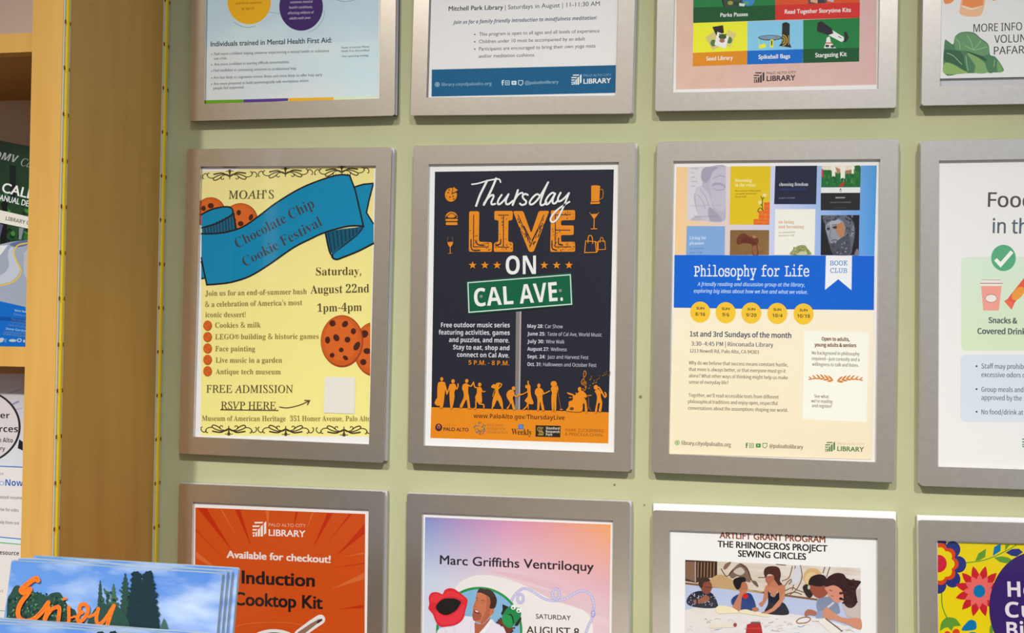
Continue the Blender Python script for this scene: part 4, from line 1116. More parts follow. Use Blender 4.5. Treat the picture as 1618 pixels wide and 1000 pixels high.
for tx, a, b_, c_, d_ in (('No background in philosophy', 876, 266, 1127, 272), ('required\u2014just curiosity and a', 876, 296, 1127, 302), ('willingness to talk and listen.', 877, 326, 1122, 332), ('See what', 888, 494, 965, 497), ('we\x27re reading', 872, 519, 985, 523), ('and register!', 876, 544, 980, 548)):
    i.text(tx, a, b_, c_, d_, 17, 'hum', (110, 100, 88), off=.008)
LF = (206, 124, 48)
for sg in (0, 1):
    for k in range(6):
        u = k / 5; x = 985 - u * 112 if sg == 0 else 1013 + u * 116; y = 402 - 12 * sin(u * 2.6) + (4 if sg else 0); r = 20 - 8 * u; d = 1 if sg == 0 else -1
        i.blob([(x + d * 4, y), (x - d * r * .5, y - r * .9), (x - d * r * 1.3, y - r * 1.2), (x - d * r * .6, y - r * .3)], LF).blob([(x + d * 4, y + 1), (x - d * r * .6, y + r * .45), (x - d * r * 1.5, y + r * .3), (x - d * r * .7, y - r * .1)], LF)
i = s.part('footer_text', ZB); GR = (70, 140, 70)
globe(i, 167, 731, 14, (120, 176, 104), (232, 224, 196))
i.text('library.cityofpaloalto.org', 190, 742, 450, 752, 20, 'hum', (120, 108, 92), off=.01)
socials(i, (533, 558, 594, 628), 746, 13, (60, 140, 70), (232, 220, 190))
i.text('@paloaltolibrary', 652, 757, 830, 764, 20, 'hum', (120, 108, 92), off=.01)
i = s.part('library_logo', ZB); logo(i, 945, 725, 998, 778, (70, 120, 66))
i.text('PALO ALTO CITY', 1010, 741, 1153, 745, 11, 'gill', (196, 186, 160)).text('LIBRARY', 1010, 774, 1150, 779, 24, 'gill', (64, 122, 66), off=.02)

# ---- food rules poster
WH = (228, 231, 236); Z = (1440, 200, .3002); ZB = (1440, 480, .32)
s = poster('24', 'poster', 'white food rules poster with a green tick and a pink cup', WH, FR['24'][1])
i = s.part('heading', Z)
i.text('Food', 402, 422, 640, 425, 76, 'sans', (82, 80, 78), off=.012).text('in th', 427, 560, 612, 563, 76, 'sans', (84, 98, 114), off=.012)
i = s.part('green_panel', Z, 'pale green panel with a pink cup and snack bar')
i.rrect(262, 686, 1150, 1180, 26, blend_mat('green_wash', (204, 226, 196), (204, 226, 196), (208, 228, 216), (208, 228, 216), WH))
i.poly([(372, 806), (468, 807), (473, 824), (367, 824)], (228, 224, 226)).stroke([(370, 806), (470, 807)], 3, (170, 150, 150)).poly([(363, 825), (481, 825), (477, 838), (366, 838)], (232, 226, 226)).stroke([(362, 825), (481, 825)], 4, (140, 104, 108))
i.poly([(367, 839), (475, 839), (461, 968), (378, 968)], (232, 158, 148)).ell(420, 904, 33, 22, (234, 226, 222)).stroke([(388, 904), (398, 888), (420, 882), (442, 888), (453, 904), (442, 920), (420, 926), (398, 920)], 3, (140, 108, 108), closed=True)
i.poly([(488, 918), (505, 908), (590, 800), (640, 745), (660, 775), (640, 800), (540, 932), (528, 964)], (218, 92, 70)).ell(562, 878, 42, 24, (228, 152, 66), -48).poly([(488, 918), (505, 908), (542, 932), (528, 964)], (226, 106, 80))
i.zoom(*ZB).text('Snacks &', 380, 94, 523, 97, 27, 'hum', (86, 94, 98), off=.014).text('Covered Drink', 326, 148, 568, 151, 28, 'hum', (86, 94, 98), off=.014)
i = s.part('tick_badge', Z, 'green circle with a white tick'); i.ell(485, 691, 65, 69, (86, 168, 128)).poly([(436, 705), (450, 692), (470, 712), (522, 652), (537, 664), (470, 742)], (236, 240, 238))
i = s.part('blue_panel', ZB, 'pale blue panel with bullet lines')
i.rrect(243, 251, 1080, 583, 26, (206, 221, 236)); TC = (92, 100, 114)
for tx, a, b_, c_, d_ in (('Staff may prohibi', 346, 319, 562, 322), ('excessive odors o', 346, 361, 563, 364), ('Group meals and', 346, 434, 553, 436), ('approved by the', 346, 474, 545, 478), ('No food/drink at', 346, 545, 553, 548)):
    i.text(tx, a, b_, c_, d_, 24, 'hum', TC, off=.006)
for y in (308, 421, 533): i.ell(322, y, 5, 5, (70, 76, 90))
i = s.part('library_logo', ZB); logo(i, 546, 648, 606, 708, (80, 140, 76))

# ================================================================== row 3
# ---- orange cooktop poster
WH = (240, 236, 230); Z = (260, 750, .25)
s = poster('31', 'poster', 'orange poster about a cooktop kit with a frying pan', WH, FR['31'][1])
i = s.part('orange_background', Z)
OB, OD, OL = (204, 78, 20), (190, 44, 10), (214, 104, 52)
i.poly([(195, 207), (1268, 248), (1262, 1500), (186, 1500)], OB)
for p in ([(207, 209), (265, 211), (430, 485)], [(445, 219), (478, 220), (552, 465)], [(828, 235), (846, 236), (813, 335)], [(1028, 243), (1064, 245), (936, 465)], [(1168, 248), (1184, 249), (1020, 440)], [(1264, 312), (1264, 372), (1085, 512)],
          [(194, 340), (194, 350), (390, 540)], [(1258, 822), (1258, 842), (1095, 850)], [(1262, 555), (1262, 562), (1000, 600)]): i.poly(p, OD)
for p in ([(352, 215), (362, 216), (470, 415)], [(638, 226), (662, 227), (655, 330)], [(930, 240), (944, 240), (898, 345)], [(192, 478), (192, 522), (365, 620)], [(1262, 618), (1262, 660), (1055, 722)], [(1262, 490), (1262, 500), (1120, 520)]): i.poly(p, OL)
i.stroke([(390, 985), (500, 945), (650, 932), (820, 940), (1000, 985)], 5, OL, curve=True)
i = s.part('library_logo', Z); LW = (236, 228, 220)
logo(i, 555, 293, 643, 391, LW); i.text('PALO ALTO CITY', 658, 326, 893, 333, 21, 'gill', (232, 170, 140), off=.004).text('LIBRARY', 658, 385, 890, 394, 40, 'gill', LW, off=.02)
i = s.part('heading', Z)
i.text('Available for checkout!', 392, 524, 1050, 557, 44, 'gill', (232, 222, 212), off=.03).text('Induction', 487, 686, 950, 707, 80, 'gill', (34, 26, 24), off=.03).text('Cooktop Kit', 437, 822, 1000, 848, 80, 'gill', (34, 26, 24), off=.03)
i = s.part('frying_pan_picture', Z)
i.stroke([(850, 1010), (930, 950), (985, 914)], 62, (232, 228, 222)).ell(690, 1080, 168, 104, (232, 228, 222)).stroke([(850, 1010), (935, 948), (985, 916)], 34, (150, 112, 92), taper=(1, .5)).poly([(960, 930), (994, 908), (998, 920), (970, 940)], (50, 40, 38)).ell(690, 1086, 152, 90, (56, 38, 34)).ell(690, 1096, 128, 72, (32, 26, 26))

# ---- pastel ventriloquist poster
WH = (236, 236, 234); Z = (640, 770, .2349)
s = poster('32', 'poster', 'pastel poster of a smiling man holding a red lips puppet and a green puppet', WH, FR['32'][1])
i = s.part('pastel_background', Z)
i.poly([(135, 200), (690, 224), (690, 650), (128, 632)], blend_mat('pastel_a', (196, 212, 230), (228, 206, 212), (128, 140, 200), (212, 146, 182), WH))
i.poly([(690, 224), (1384, 250), (1378, 680), (690, 650)], blend_mat('pastel_b', (228, 206, 212), (222, 176, 190), (212, 146, 182), (238, 164, 104), WH))
i.poly([(128, 632), (690, 650), (690, 1500), (120, 1500)], blend_mat('pastel_c', (226, 230, 232), (232, 228, 226), (196, 212, 230), (228, 206, 212), WH))
i.poly([(690, 650), (1378, 680), (1372, 1500), (690, 1500)], blend_mat('pastel_d', (232, 228, 226), (230, 214, 218), (228, 206, 212), (222, 176, 190), WH))
for k, (y, c) in enumerate(((560, (222, 186, 196)), (625, (218, 190, 198)), (690, (226, 198, 204)), (760, (222, 196, 204)))):
    i.poly(i.smooth([(560, y + 10 * k), (800, y + 30), (1100, y + 110), (1376, y + 200)]) + i.smooth([(1376, y + 255), (1100, y + 160), (800, y + 70), (560, y + 10 * k + 4)]), c)
i.blob([(330, 700), (420, 610), (560, 590), (760, 640), (1000, 760), (1240, 860), (1200, 1100), (700, 1100), (300, 1000)], (230, 227, 224))
i = s.part('heading', Z)
i.text('Marc Griffiths Ventriloquy', 234, 516, 1270, 564, 60, 'gill', (46, 36, 46), off=.014)
i.zoom(800, 910, .11125).text('SATURDAY', 420, 604, 916, 629, 66, 'gill', (62, 48, 40), off=.012).text('AUGUST 8', 285, 818, 1035, 852, 108, 'gill', (62, 48, 40), off=.012)
i = s.part('rope_border', (800, 910, .11125), 'pale blue rope outline')
RP, RL = (160, 160, 214), (208, 206, 230)
path = i.smooth([(62, 400), (80, 340), (120, 270), (200, 196), (270, 178), (370, 218), (480, 290), (560, 330), (650, 350), (740, 348), (850, 318), (950, 258), (1050, 213), (1140, 228), (1210, 290), (1244, 400), (1240, 480), (1234, 540), (1210, 620), (1160, 720), (1125, 830)])
for lp in (path, [(200 + 42 * cos(t), 320 + 62 * sin(t)) for t in [k * pi / 12 for k in range(25)]], [(705 + 50 * cos(t), 255 + 72 * sin(t)) for t in [k * pi / 12 for k in range(25)]]):
    i.stroke(lp, 38, RP, cap=False).stroke(lp, 26, RL, cap=False)
    for k in range(0, len(lp) - 1, 2):
        a, b = lp[k], lp[k + 1]; dx, dy = b[0] - a[0], b[1] - a[1]; l = sqrt(dx * dx + dy * dy) or 1
        i.stroke([(a[0] - dy / l * 14 - dx / l * 5, a[1] + dx / l * 14 - dy / l * 5), (a[0] + dy / l * 14 + dx / l * 5, a[1] - dx / l * 14 + dy / l * 5)], 6, RP, cap=False)
i.ell(1233, 536, 34, 50, RP).ell(1236, 520, 16, 14, RL).ell(1228, 552, 14, 12, RL)
ZV = (670, 910, .0989)
i = s.part('portrait_picture', ZV, 'green ring with a laughing man in a white shirt')
i.ell(882, 872, 690, 700, (36, 142, 76)).ell(882, 872, 652, 660, (130, 180, 216))
i.blob([(200, 960), (235, 850), (330, 815), (500, 790), (640, 650), (700, 645), (780, 655), (820, 740), (870, 900), (960, 830), (1070, 690), (1140, 750), (1290, 830), (1330, 960), (1300, 1400), (220, 1400)], (226, 224, 234))
i.poly([(806, 740), (880, 770), (960, 760), (1060, 650), (1040, 720), (950, 830), (880, 915), (860, 960), (810, 930)], (176, 98, 66))
i.blob([(846, 268), (900, 250), (1000, 300), (1062, 390), (1060, 500), (1118, 520), (1112, 590), (1070, 632), (1010, 690), (960, 750), (890, 745), (800, 715), (774, 660), (776, 560), (788, 470), (818, 400)], (196, 116, 80))
i.blob([(1000, 320), (1062, 390), (1060, 500), (1040, 640), (960, 750), (900, 745), (960, 620), (1000, 480)], (176, 98, 68)).blob([(776, 600), (800, 560), (880, 580), (920, 620), (890, 700), (800, 715), (775, 660)], (164, 88, 66))
i.blob([(842, 272), (872, 215), (900, 192), (962, 206), (1040, 212), (1112, 265), (1162, 370), (1150, 470), (1118, 518), (1048, 512), (1062, 430), (1048, 350), (1000, 310), (930, 275), (870, 262)], (58, 38, 32))
i.blob([(796, 535), (830, 538), (876, 570), (890, 598), (850, 600), (806, 580)], (120, 50, 44)).poly([(806, 542), (850, 556), (874, 580), (832, 574)], (240, 234, 230))
i.stroke([(835, 345), (852, 362)], 12, (70, 44, 36)).stroke([(905, 395), (940, 385), (972, 408)], 9, (96, 58, 44), curve=True).stroke([(836, 390), (860, 400)], 9, (90, 54, 44)).stroke([(920, 425), (958, 432)], 7, (110, 64, 48)).stroke([(830, 420), (806, 480), (830, 500)], 8, (168, 92, 66), curve=True)
i.stroke([(1085, 550), (1098, 590)], 10, (160, 88, 62)).poly([(880, 910), (960, 828), (1062, 690), (1080, 720), (1000, 860), (920, 960)], (236, 234, 240)).stroke([(330, 840), (360, 930)], 8, (206, 204, 220)).stroke([(480, 815), (500, 930)], 8, (208, 206, 222)).stroke([(740, 720), (750, 900)], 8, (210, 208, 224))
i = s.part('lips_puppet_picture', ZV, 'big red lips puppet')
i.blob([(68, 510), (84, 440), (74, 350), (105, 280), (170, 255), (240, 266), (296, 290), (330, 226), (400, 195), (480, 205), (560, 258), (640, 318), (694, 375), (692, 440), (664, 550), (628, 680), (560, 752), (480, 788), (300, 816), (220, 780), (170, 690), (140, 610), (85, 545)], (214, 44, 56))
i.blob([(110, 330), (190, 280), (290, 310), (400, 240), (520, 270), (640, 360), (600, 370), (500, 330), (390, 330), (280, 360), (200, 420), (110, 420)], (226, 58, 66)).blob([(190, 560), (270, 625), (370, 648), (500, 590), (600, 480), (650, 460), (610, 640), (540, 730), (400, 775), (280, 770), (200, 690)], (228, 58, 72))
i.blob([(190, 482), (230, 425), (300, 370), (400, 356), (500, 362), (588, 412), (560, 480), (500, 558), (372, 622), (270, 602), (200, 535)], (34, 32, 30))
i = s.part('green_puppet_picture', ZV, 'green puppet with round white eyes')
i.blob([(1160, 746), (1240, 690), (1310, 790), (1420, 820), (1400, 905), (1360, 980), (1310, 905), (1262, 810)], (110, 54, 38))
for x, y in ((1165, 742), (1195, 705), (1225, 680), (1235, 790), (1440, 830), (1415, 880), (1390, 905)): i.star(x, y, 24, (50, 38, 56), .5, 6)
i.poly([(1252, 450), (1348, 490), (1300, 570), (1245, 632), (1230, 600), (1255, 540)], (30, 34, 30)).poly([(1545, 645), (1556, 688), (1496, 800), (1440, 795), (1480, 720)], (30, 38, 30))
i.blob([(1345, 500), (1400, 470), (1475, 500), (1545, 575), (1540, 650), (1455, 760), (1380, 832), (1290, 792), (1248, 720), (1250, 640), (1290, 560)], (24, 132, 76)).blob([(1255, 650), (1300, 600), (1390, 640), (1420, 720), (1390, 815), (1300, 785), (1256, 720)], (34, 148, 84))
i.poly([(1318, 614), (1390, 606), (1424, 650), (1436, 720), (1428, 792), (1416, 720), (1404, 665), (1380, 628)], (20, 40, 30))
for x, y in ((1428, 498), (1514, 548)): i.ell(x, y, 40, 40, (236, 238, 234)).ell(x - 4, y + 12, 15, 13, (50, 60, 50))
i.stroke([(1490, 510), (1530, 512)], 9, (40, 140, 60))

# ---- sewing poster
WH = (236, 236, 233); Z = (1020, 780, .2596)
s = poster('33', 'poster', 'white poster with a photo of people sewing around a table', WH, FR['33'][1])
i = s.part('heading', Z, 'brown and black capitals')
i.text('ARTLIFT GRANT PROGRAM', 450, 270, 1095, 298, 38, 'gill', (142, 72, 46), off=.032).text('THE RHINOCEROS PROJECT', 438, 324, 1107, 353, 38, 'gill', (40, 34, 32), off=.032).text('SEWING CIRCLES', 562, 382, 977, 402, 38, 'gill', (40, 34, 32), off=.032)
ZP = (1080, 880, .17923)
i = s.part('photo_print', ZP, 'photo of five people sewing under a wall drawing')
BR = (86, 58, 40); SK = (178, 112, 84); SD = (132, 76, 56)
i.poly([(15, 25), (1562, 98), (1560, 1100), (8, 1100)], (214, 212, 214))
i.poly([(15, 25), (1562, 98), (1562, 380), (1180, 375), (700, 312), (15, 232)], blend_mat('mural_paper', (206, 188, 160), (218, 212, 208), (214, 204, 186), (226, 222, 216), WH, .6, 6, (190, 168, 140)))
i.poly([(15, 240), (700, 314), (1180, 380), (1562, 420), (1562, 640), (700, 500), (15, 480)], (182, 194, 222))
i.stroke([(15, 232), (330, 268), (700, 312), (1180, 376)], 18, (128, 92, 62), cap=False)
i.poly([(15, 25), (298, 38), (296, 180), (180, 190), (115, 228), (15, 212)], (74, 52, 42)).poly([(18, 40), (100, 44), (98, 215), (20, 190)], (128, 98, 80)).stroke([(104, 40), (104, 222)], 9, (176, 170, 170), cap=False)
for x in (130, 158, 186, 214, 242, 270): i.stroke([(x, 48), (x - 4, 180)], 9, (146, 112, 80), cap=False).stroke([(x + 14, 48), (x + 10, 180)], 8, (44, 30, 26), cap=False)
# wall drawing
GY = (122, 100, 84)
i.blob([(240, 200), (310, 155), (400, 180), (500, 250), (620, 300), (700, 300), (640, 312), (250, 262)], (190, 158, 112)).blob([(400, 150), (450, 90), (500, 55), (560, 90), (590, 160), (590, 220), (540, 210), (480, 170), (430, 190)], GY).blob([(440, 130), (500, 90), (540, 130), (500, 160)], (196, 184, 172))
i.blob([(350, 100), (370, 60), (420, 42), (400, 80), (370, 110)], (130, 100, 80)).stroke([(330, 100), (380, 170), (440, 110)], 8, BR, curve=True).stroke([(500, 60), (560, 110), (600, 200), (650, 260)], 9, BR, curve=True).blob([(600, 210), (640, 215), (662, 262), (630, 250)], (110, 92, 80))
for p in ([(870, 210), (930, 180), (960, 80)], [(1030, 75), (1045, 180), (1000, 280), (940, 330)], [(890, 300), (960, 270), (1000, 290), (1060, 310)], [(880, 270), (940, 200), (970, 230), (960, 290)], [(660, 180), (720, 180)], [(820, 65), (900, 72)], [(985, 80), (970, 180), (930, 240)], [(1245, 90), (1230, 140)], [(1290, 90), (1262, 170)], [(900, 330), (980, 310), (1040, 330)]):
    i.stroke(p, 9, (120, 92, 72), curve=True)
i.blob([(990, 90), (1030, 85), (1030, 180), (1000, 230), (960, 240), (960, 170)], (206, 208, 216))
# cloth-covered table
i.poly([(12, 470), (150, 430), (300, 425), (480, 455), (700, 490), (940, 500), (1200, 540), (1562, 640), (1560, 1100), (8, 1100)], blend_mat('cloth', (222, 224, 228), (226, 226, 230), (222, 216, 208), (228, 228, 230), WH, .4, 9, (206, 198, 190)))
random.seed(21)
for k in range(70):
    x = random.uniform(30, 1500); y = random.uniform(540, 690); l = random.uniform(15, 70)
    if x > 1250 and y < 600: continue
    i.stroke([(x, y), (x + l * .5, y - random.uniform(-8, 14)), (x + l, y + random.uniform(-12, 12))], random.uniform(3, 8), random.choice([(196, 178, 160), (176, 186, 206), (206, 180, 156), (190, 196, 200), (168, 150, 136), (226, 222, 214), (120, 140, 176)]), curve=True, cap=False)
# woman in a dotted blouse
i.blob([(25, 390), (60, 330), (130, 300), (220, 305), (270, 340), (300, 410), (295, 445), (180, 450), (60, 430)], (36, 38, 56))
for k in range(40):
    x = random.uniform(45, 285); y = random.uniform(320, 440); i.ell(x, y, 4.5, 4.5, (200, 202, 214), n=7)
i.blob([(150, 230), (200, 205), (245, 230), (248, 280), (225, 320), (180, 320), (155, 280)], SD).blob([(140, 260), (132, 210), (160, 178), (215, 185), (235, 210), (180, 225), (165, 270)], (66, 46, 36)).stroke([(190, 262), (255, 272)], 6, (70, 50, 50)).blob([(85, 380), (140, 370), (180, 340), (222, 345), (228, 375), (190, 400), (110, 412)], (150, 92, 68)).stroke([(118, 375), (122, 410)], 14, (40, 36, 44))
# man in a blue shirt
i.blob([(425, 370), (480, 330), (580, 318), (620, 370), (640, 440), (640, 470), (500, 465), (430, 420)], (32, 62, 122)).blob([(480, 250), (530, 215), (560, 240), (565, 280), (540, 320), (500, 310)], SK).blob([(440, 235), (445, 195), (500, 175), (542, 182), (548, 215), (515, 225), (500, 270), (470, 285)], (30, 26, 28))
i.poly([(510, 285), (560, 290), (545, 340), (515, 350), (500, 480), (470, 490), (430, 440)], (186, 122, 92)).ell(545, 345, 26, 24, (198, 36, 36)).blob([(605, 450), (650, 445), (665, 470), (620, 480)], SK)
# standing woman in a dark top
i.blob([(715, 280), (740, 245), (800, 250), (870, 240), (895, 270), (890, 340), (850, 420), (780, 490), (710, 495), (690, 488), (800, 430), (830, 360), (830, 300), (760, 300), (745, 350), (720, 400), (690, 438), (664, 410), (700, 380)], (190, 124, 92))
i.blob([(745, 300), (770, 340), (800, 352), (840, 310), (850, 380), (900, 420), (925, 505), (770, 505), (715, 480), (745, 410)], (28, 28, 44)).blob([(770, 250), (830, 250), (820, 320), (790, 350), (765, 310)], (192, 128, 98)).blob([(725, 180), (760, 165), (790, 190), (785, 230), (760, 250), (728, 215)], (168, 92, 66))
i.poly([(726, 170), (802, 160), (806, 255), (745, 255)], (174, 102, 76))
i.blob([(708, 130), (730, 90), (790, 80), (840, 95), (858, 150), (850, 210), (870, 240), (830, 250), (800, 220), (795, 165), (750, 150), (722, 180)], (74, 42, 34)).poly([(840, 380), (890, 300), (893, 360), (850, 430), (800, 475), (745, 500), (700, 495), (780, 450)], (198, 134, 102)).poly([(875, 485), (928, 480), (920, 506), (880, 506)], (28, 28, 44))
i.poly([(755, 235), (800, 200), (835, 245), (820, 270), (765, 262)], (186, 120, 90))
# two people bending over at the right
i.ell(1140, 180, 84, 82, (206, 172, 118), 30).ell(1125, 190, 55, 60, (220, 190, 140), 30).blob([(1050, 270), (1090, 240), (1140, 300), (1130, 350), (1090, 350)], (50, 38, 36))
i.blob([(1180, 380), (1240, 350), (1340, 370), (1380, 480), (1330, 500), (1190, 480)], (126, 138, 164)).poly([(1165, 480), (1240, 470), (1340, 490), (1330, 530), (1168, 540)], (140, 154, 182)).blob([(1110, 260), (1180, 230), (1250, 260), (1270, 320), (1210, 362), (1150, 340)], (150, 80, 60)).blob([(1100, 240), (1120, 180), (1190, 152), (1250, 170), (1262, 230), (1210, 260), (1130, 250)], (44, 32, 32)).blob([(1068, 490), (1100, 460), (1168, 480), (1165, 515), (1110, 512), (1075, 525)], (168, 104, 80))
i.ell(1105, 268, 12, 18, (190, 186, 190))
i.poly([(1400, 420), (1480, 330), (1562, 270), (1562, 560), (1440, 520)], (196, 182, 176)).blob([(1245, 270), (1320, 240), (1400, 290), (1410, 370), (1350, 405), (1310, 370), (1275, 340), (1270, 310)], (208, 142, 116)).blob([(1240, 240), (1270, 180), (1340, 142), (1410, 150), (1450, 195), (1560, 212), (1545, 250), (1520, 300), (1530, 400), (1480, 450), (1420, 420), (1400, 300), (1330, 250), (1260, 262)], (58, 32, 34))
for k in range(30):
    t = random.random(); i.ell(1420 + random.uniform(-40, 110), 200 + t * 230, random.uniform(10, 20), random.uniform(8, 14), random.choice([(72, 42, 42), (44, 26, 30), (62, 36, 36)]), n=8)
i.stroke([(1285, 290), (1310, 300)], 6, (110, 60, 50)).stroke([(1300, 340), (1322, 346)], 7, (176, 80, 76)).blob([(1235, 470), (1262, 440), (1300, 470), (1390, 530), (1480, 540), (1562, 545), (1562, 640), (1440, 590), (1330, 555), (1240, 540)], (204, 138, 108)).stroke([(1320, 405), (1275, 440)], 18, (200, 200, 214))
# cloth bundle, hoop, thread and red tin
i.blob([(280, 460), (310, 430), (380, 432), (440, 450), (490, 490), (400, 495), (310, 498)], (232, 220, 182)).blob([(500, 470), (560, 462), (640, 490), (760, 510), (740, 528), (600, 508), (500, 490)], (230, 218, 186)).stroke([(230, 610), (440, 600)], 36, (224, 216, 196), cap=False).ell(455, 598, 16, 18, (150, 60, 56))
i.stroke([(1000, 560), (1040, 535), (1100, 530), (1120, 550), (1080, 578), (1010, 582)], 8, (150, 96, 62), curve=True, closed=True).poly([(1190, 570), (1240, 535), (1390, 650), (1330, 700)], (228, 224, 214)).stroke([(1250, 540), (1400, 655)], 12, (112, 92, 78), cap=False)
i.rrect(590, 570, 680, 610, 14, (96, 90, 84)).blob([(556, 620), (575, 590), (660, 585), (688, 620), (688, 760), (556, 760)], (170, 30, 32), 5).stroke([(560, 628), (684, 628)], 10, (196, 50, 46), cap=False)

# ---- flower poster
WH = (240, 236, 234); Z = (1440, 800, .2)
s = poster('34', 'poster', 'yellow poster with bright folk flowers around a purple circle', WH, FR['34'][1])
i = s.part('yellow_background', Z)
YL = (228, 202, 8)
i.poly([(212, 284), (600, 291), (1500, 305), (1500, 1800), (214, 1800)], YL)
i = s.part('flower_picture', Z)
i.xr = (209, 2000)
NV, SC, RD, PK, LB, LG = (38, 48, 120), (208, 66, 20), (196, 30, 42), (226, 100, 96), (0, 112, 168), (92, 146, 48)
i.stroke([(430, 446), (550, 430), (640, 402), (740, 356), (832, 304)], 8, LG, curve=True).stroke([(240, 680), (242, 770), (262, 840), (284, 884)], 9, LG, curve=True)
for p, c in (([(504, 432), (530, 372), (590, 334), (584, 400), (540, 425)], LG), ([(643, 392), (654, 322), (690, 300), (708, 300), (704, 352)], LB), ([(652, 404), (715, 394), (765, 404), (800, 426), (752, 450), (700, 440)], LG),
             ([(745, 365), (795, 336), (850, 334), (882, 362), (832, 396), (790, 390)], NV), ([(740, 352), (742, 304), (778, 302)], LG)): i.poly(p, c)
for k in range(8): i.ell(214 + 158 * cos(k * pi / 4), 458 + 166 * sin(k * pi / 4), 62, 66, NV)
i.ell(214, 458, 150, 156, NV)
for k in range(9): i.ell(212 + 112 * cos(k * pi / 4.5), 455 + 118 * sin(k * pi / 4.5), 50, 50, SC)
i.ell(212, 455, 110, 112, SC)
for k in range(9): i.ell(212 + 88 * cos(k * pi / 4.5), 455 + 92 * sin(k * pi / 4.5), 42, 42, YL)
i.ell(212, 455, 88, 90, YL).ell(212, 452, 68, 70, (196, 28, 48))


def petal(i, cx, cy, a, r0, r1, w, c):
    f = lambda r, o: (cx + r * cos(a) - o * sin(a), cy + (r * sin(a) + o * cos(a)) * 1.06)
    i.poly(i.smooth([f(r0, 0), f(r0 + (r1 - r0) * .35, w), f(r0 + (r1 - r0) * .7, w * .75), f(r1, 0)], k=5) + i.smooth([f(r1, 0), f(r0 + (r1 - r0) * .7, -w * .75), f(r0 + (r1 - r0) * .35, -w), f(r0, 0)], k=5), c)


for k in range(12): petal(i, 537, 670, math.radians(15 + 30 * k), 60, 194, 30, RD)
for k in range(12): petal(i, 537, 670, math.radians(k * 30 + 1), 30, 128, 25, PK)
i.ell(537, 670, 47, 51, LB)
i.poly(i.smooth([(225, 985), (235, 925), (262, 888), (290, 876), (350, 888), (392, 942)]) + [(334, 948), (318, 984), (290, 954), (262, 960)], LG).blob([(398, 978), (435, 920), (470, 896), (505, 908), (515, 940), (500, 974)], LB)
i.ell(285, 1012, 27, 27, SC).ell(354, 996, 29, 29, SC).ell(485, 1012, 40, 20, LB).ell(632, 985, 14, 50, LG)
i = s.part('purple_circle', Z, 'dark purple circle with white lettering')
i.ell(985, 800, 370, 442, (54, 30, 100))
i.text('He', 762, 713, 975, 716, 120, 'sansb', (226, 218, 224)).text('Cu', 743, 876, 975, 880, 122, 'sansb', (226, 218, 224)).text('Bi', 755, 1034, 888, 1036, 122, 'sansb', (226, 218, 224))

# ================================================================== booklets and flyer in the bookcase


def leafset(name, label, cat, group, y, pts, thick, mat, zlow, pages=None):
    """A flat booklet standing in the plane y: outline traced on the front cover."""
    w = [P(px, py, y) for px, py in pts]
    b = MB(); b.prism([(p[0], p[2]) for p in w], y, y + thick, mat, pages or M_PAGES)
    o = b.build(name, loc=(sum(p[0] for p in w) / len(w), y, min(p[2] for p in w)))
    return prop(o, label, cat, group)


WH = (214, 212, 208)
ydm = -0.17
zlip = zs[1][1] + (zs[1][0] - zs[1][1]) * 0.45          # top of the middle shelf board


def tilted(x_tr, z_tr, w, h, ang):
    """Corners of a booklet whose top-right corner is given, turned clockwise by ang."""
    c, s_ = cos(ang), sin(ang)
    return [(x_tr, z_tr), (x_tr - w * c, z_tr + w * s_), (x_tr - w * c - h * s_, z_tr + w * s_ - h * c), (x_tr - h * s_, z_tr - h * c)]


tr = P(50, 238, ydm)
for k in range(3):
    yy = ydm + k * 0.0075
    t0 = (tr[0] + .0005 * k, tr[2] + .0022 * k * (1.4 if k == 2 else 1))
    q = tilted(t0[0], t0[1], 0.21, 0.2, math.radians(13.3 - k * 1.2))
    # the lower edge rests level on the shelf
    q[3] = (q[0][0] - (q[0][1] - zlip) * math.tan(math.radians(2.5)), zlip); q[2] = (q[1][0] - (q[1][1] - zlip) * math.tan(math.radians(2.5)), zlip)
    b = MB(); b.prism(q, yy, yy + .006, principled('manual_cover', L3(30, 44, 38), .4), M_PAGES)
    o = b.build('driver_manual', loc=(q[3][0], yy, zlip))
    prop(o, ('green driving manual with a winding road on its cover, on the middle shelf', 'dark booklet directly behind the front driving manual on the middle shelf', 'rearmost dark booklet of the three leaning on the middle shelf')[k], 'booklet', 'driving manuals on the middle shelf')
    if k == 0: dmv = o
s = Sheet(ydm, WH, dmv)
Z = (0, 200, .25); ZB = (0, 450, .25)
i = s.part('cover_picture', Z, 'forest road picture')
i.poly([(-420, -20), (196, 148), (170, 1010), (-420, 860)], blend_mat('forest', (34, 62, 38), (38, 78, 42), (14, 20, 18), (16, 24, 22), WH, .5, 5, (30, 62, 36)))
random.seed(4)
for k in range(60):
    x, y = random.uniform(-120, 180), random.uniform(430, 760); i.ell(x, y, random.uniform(8, 22), random.uniform(6, 16), random.choice([(40, 100, 44), (24, 60, 32), (58, 124, 54), (16, 32, 22), (20, 44, 28)]), random.uniform(0, 90), n=8)
i.poly([(20, 430), (50, 440), (40, 760), (0, 740)], (22, 24, 24)).poly([(60, 240), (100, 250), (96, 450), (64, 440)], (24, 30, 30)).poly([(-60, 600), (20, 620), (-10, 740), (-60, 730)], (86, 84, 110))
i.poly([(120, 640), (150, 640), (134, 715), (118, 712)], (120, 130, 140))
i.poly([(-420, 800), (-60, 752), (0, 745), (60, 730), (120, 722), (182, 716), (170, 1180), (-420, 1080)], (146, 154, 170))
i.poly([(-420, 810), (-60, 760), (0, 752), (50, 748), (20, 790), (-30, 850), (-140, 930), (-420, 880)], (206, 210, 206)).blob([(60, 744), (120, 724), (178, 718), (176, 746), (110, 762)], (88, 102, 142))
